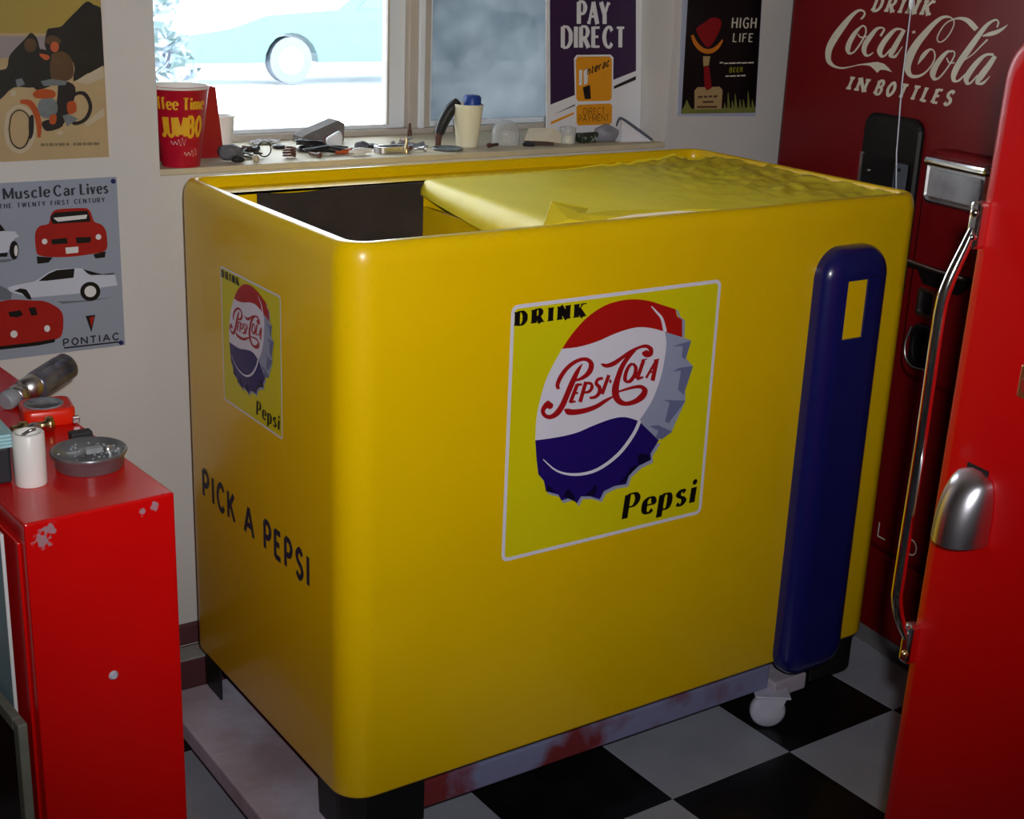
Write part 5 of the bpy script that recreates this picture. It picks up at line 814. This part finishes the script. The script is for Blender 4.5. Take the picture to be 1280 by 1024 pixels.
tu = single(MB().lathe((.722, .835, ZS), [(.022, 0), (.0235, .003), (.0315, .080), (.0325, .088), (.031, .089), (.0295, .082), (.022, .006), (.001, .006)], n=32, cap1=False), 'cream_tumbler', 'tumbler_cream', 'cream plastic tumbler holding a blue cap mid sill', 'tumbler', (.722, .835, ZS))
bc = MB().lathe((.732, .835, ZS + .072), [(.017, 0), (.019, .005), (.019, .030), (.016, .034), (.010, .035)], n=8)
single(bc, 'blue_cap', 'cap_blue', 'blue ribbed plastic cap sitting in the cream tumbler', 'cap', (.732, .835, ZS + .072))
bh = thing('black_handled_brush', 'brush with thick black handle leaning on the cream tumbler', 'brush', (.668, .858, ZS))
MB().tube([(-.002, 0, .026), (.006, -.004, .052), (.020, -.010, .078), (.036, -.012, .092)], [.010, .0125, .0125, .010], 12, 4).build('handle', 'brush_black', bh)
MB().tube([(-.004, 0, .001), (-.004, 0, .014), (-.002, 0, .028)], [.006, .007, .0085], 10).build('ferrule', 'rust', bh)
# clear dome
gd = bpy.data.materials.new('clear_plastic'); gd.use_nodes = True; nt = gd.node_tree; nt.nodes.clear()
out = nt.nodes.new('ShaderNodeOutputMaterial'); mx = nt.nodes.new('ShaderNodeMixShader'); tr = nt.nodes.new('ShaderNodeBsdfTransparent'); gl = nt.nodes.new('ShaderNodeBsdfPrincipled')
gl.inputs['Base Color'].default_value = (.8, .82, .84, 1); gl.inputs['Roughness'].default_value = .05; gl.inputs['Specular IOR Level'].default_value = 1.0; gl.inputs['Coat Weight'].default_value = 1.0
lw = nt.nodes.new('ShaderNodeLayerWeight'); lw.inputs[0].default_value = .45; mr = nt.nodes.new('ShaderNodeMapRange'); mr.inputs[3].default_value = .3; mr.inputs[4].default_value = .8
nt.links.new(lw.outputs['Facing'], mr.inputs[0]); nt.links.new(mr.outputs[0], mx.inputs[0]); nt.links.new(tr.outputs[0], mx.inputs[1]); nt.links.new(gl.outputs[0], mx.inputs[2]); nt.links.new(mx.outputs[0], out.inputs[0])
M['clear_plastic'] = gd
single(MB().lathe((.822, .838, ZS), [(.030, 0), (.031, .022), (.029, .034), (.022, .045), (.012, .050), (.001, .0515)], n=32, cap0=False), 'clear_dome', 'clear_plastic', 'clear plastic dome on the sill beside the cream tumbler', 'dome', (.822, .838, ZS))
dm('carton_cream', S(238, 226, 200), .7, var=.05); dm('carton_brown', S(84, 62, 50), .8)
ct_ = thing('opened_carton', 'small cream carton with a raised flap before the payment sign', 'carton', (.895, .815, ZS), math.radians(-28))
MB().box(-.030, .030, -.018, .022, 0, .008, bev=.001).build('tray', 'carton_brown', ct_)
MB().add([(-.036, -.024, .010), (.012, -.026, .0095), (.034, .020, .034), (-.020, .030, .030), (.046, -.020, .006), (.050, .016, .024)], [(0, 1, 2, 3), (1, 4, 5, 2)]).build('flap', 'carton_cream', ct_)
cl = thing('small_clear_jar', 'small clear jar half full of cream paste before the payment sign', 'jar', (.967, .808, ZS))
MB().lathe((0, 0, 0), [(.0165, 0), (.0175, .003), (.0185, .034), (.0180, .035), (.017, .034)], n=24, cap1=False).build('jar_wall', 'clear_plastic', cl)
MB().lathe((0, 0, 0), [(.0155, .001), (.0165, .017), (.001, .0175)], n=24).build('paste', 'tumbler_cream', cl)
dm('green_dark', S(44, 54, 42), .5, col2=S(150, 160, 150), thr=(.55, .62), scale=60)
m = MB(); m.box(.995, 1.045, .795, .822, ZS, ZS + .021, bev=.004); crumple(m, .003, 40, 2); m.v = [(x, y, max(z, ZS)) for x, y, z in m.v]
single(m, 'green_packet', 'green_dark', 'dark green printed packet lying below the payment sign', 'packet', (1.02, .81, ZS))
dm('bag_grey', S(142, 144, 154), .4)
m = MB(); m.ball((1.075, .808, ZS + .017), .026, 16, 12, (1.15, .7, .75)); crumple(m, .008, 38, 4); m.v = [(x, y, max(z, ZS)) for x, y, z in m.v]
single(m, 'grey_plastic_bag', 'bag_grey', 'crumpled grey plastic bag between green packet and white squeeze tube', 'bag', (1.075, .808, ZS))
tb = thing('white_squeeze_tube', 'white triangular squeeze tube with dark edge beside the grey bag', 'tube', (1.13, .795, ZS))
MB().add([(-.030, -.010, 0), (.048, -.024, 0), (-.030, .012, 0), (.048, -.018, 0), (-.026, -.004, .048), (-.022, .004, .050)], [(0, 1, 4), (1, 3, 5, 4), (3, 2, 5), (0, 2, 3, 1), (0, 4, 5, 2)]).build('sleeve', 'sign_white', tb)
MB().tube([(.050, -.022, .003), (.012, -.012, .028), (-.024, 0, .051), (-.032, .002, .046), (-.036, .002, .034)], [.003, .0035, .003, .003, .002], 8, 3).build('dark_edge', 'tyre', tb)

# more clutter on the sill
m = MB(); rnd = random.Random(21); pts = []
for k in range(44):
    a_ = k * 1.25; r_ = .016 + .012 * rnd.random(); pts.append((.372 + 1.25 * r_ * math.cos(a_), .872 + .8 * r_ * math.sin(a_), ZS + .003 + .022 * (.5 + .5 * math.sin(k * .61)) * rnd.uniform(.5, 1)))
m.tube(pts, .0026, 6, 3)
single(m, 'cable_bundle', 'tool_dark', 'tangled bundle of black cable behind the dark pliers', 'cable', (.372, .872, ZS))
sc = thing('spring_clamp', 'dark spring clamp lying behind the key ring', 'clamp', (.232, .865, ZS), .5)
for s_ in (-1, 1): MB().tube([(-.028, s_ * .011, .007), (0, s_ * .004, .010), (.020, s_ * .009, .008)], [.004, .006, .0045], 8, 3).build('jaw', 'tool_dark', sc)
MB().lathe((0, -.009, .011), [(.007, 0), (.007, .018)], (0, 1, 0), 12).build('spring', 'rust', sc)
m = MB(); NP = 10; m.add([(.565 + .07 * i / NP, .845 + .045 * j / NP, ZS + .001 + .016 * abs(noise.noise(Vector((i * .55, j * .6, 8)))) ) for j in range(NP + 1) for i in range(NP + 1)], [(j * 11 + i, j * 11 + i + 1, (j + 1) * 11 + i + 1, (j + 1) * 11 + i) for j in range(NP) for i in range(NP)], True)
single(m, 'grey_cloth_scrap', 'bag_grey', 'rumpled grey cloth scrap between tin tray and brush', 'cloth', (.60, .867, ZS))

# hanging pull cord in front of the cola machine
pc = thing('pull_cord', 'thin pale pull cord hanging before the dark red soda machine', 'cord', (1.207, .10, CZ - .001))
MB().tube([(-.004, 0, 0), (.000, 0, -.60), (.0015, 0, -1.08)], .0033, 8).build('upper_cord', 'frame_white', pc)
MB().tube([(.0015, 0, -1.08), (.003, 0, -1.23), (.012, 0, -1.36), (.024, 0, -1.43)], .0014, 6).build('thin_string', 'poster_silver', pc)
MB().lathe((.0015, 0, -1.098), [(.002, 0), (.005, .006), (.005, .020), (.0025, .026)], n=12).build('knob', 'frame_white', pc)
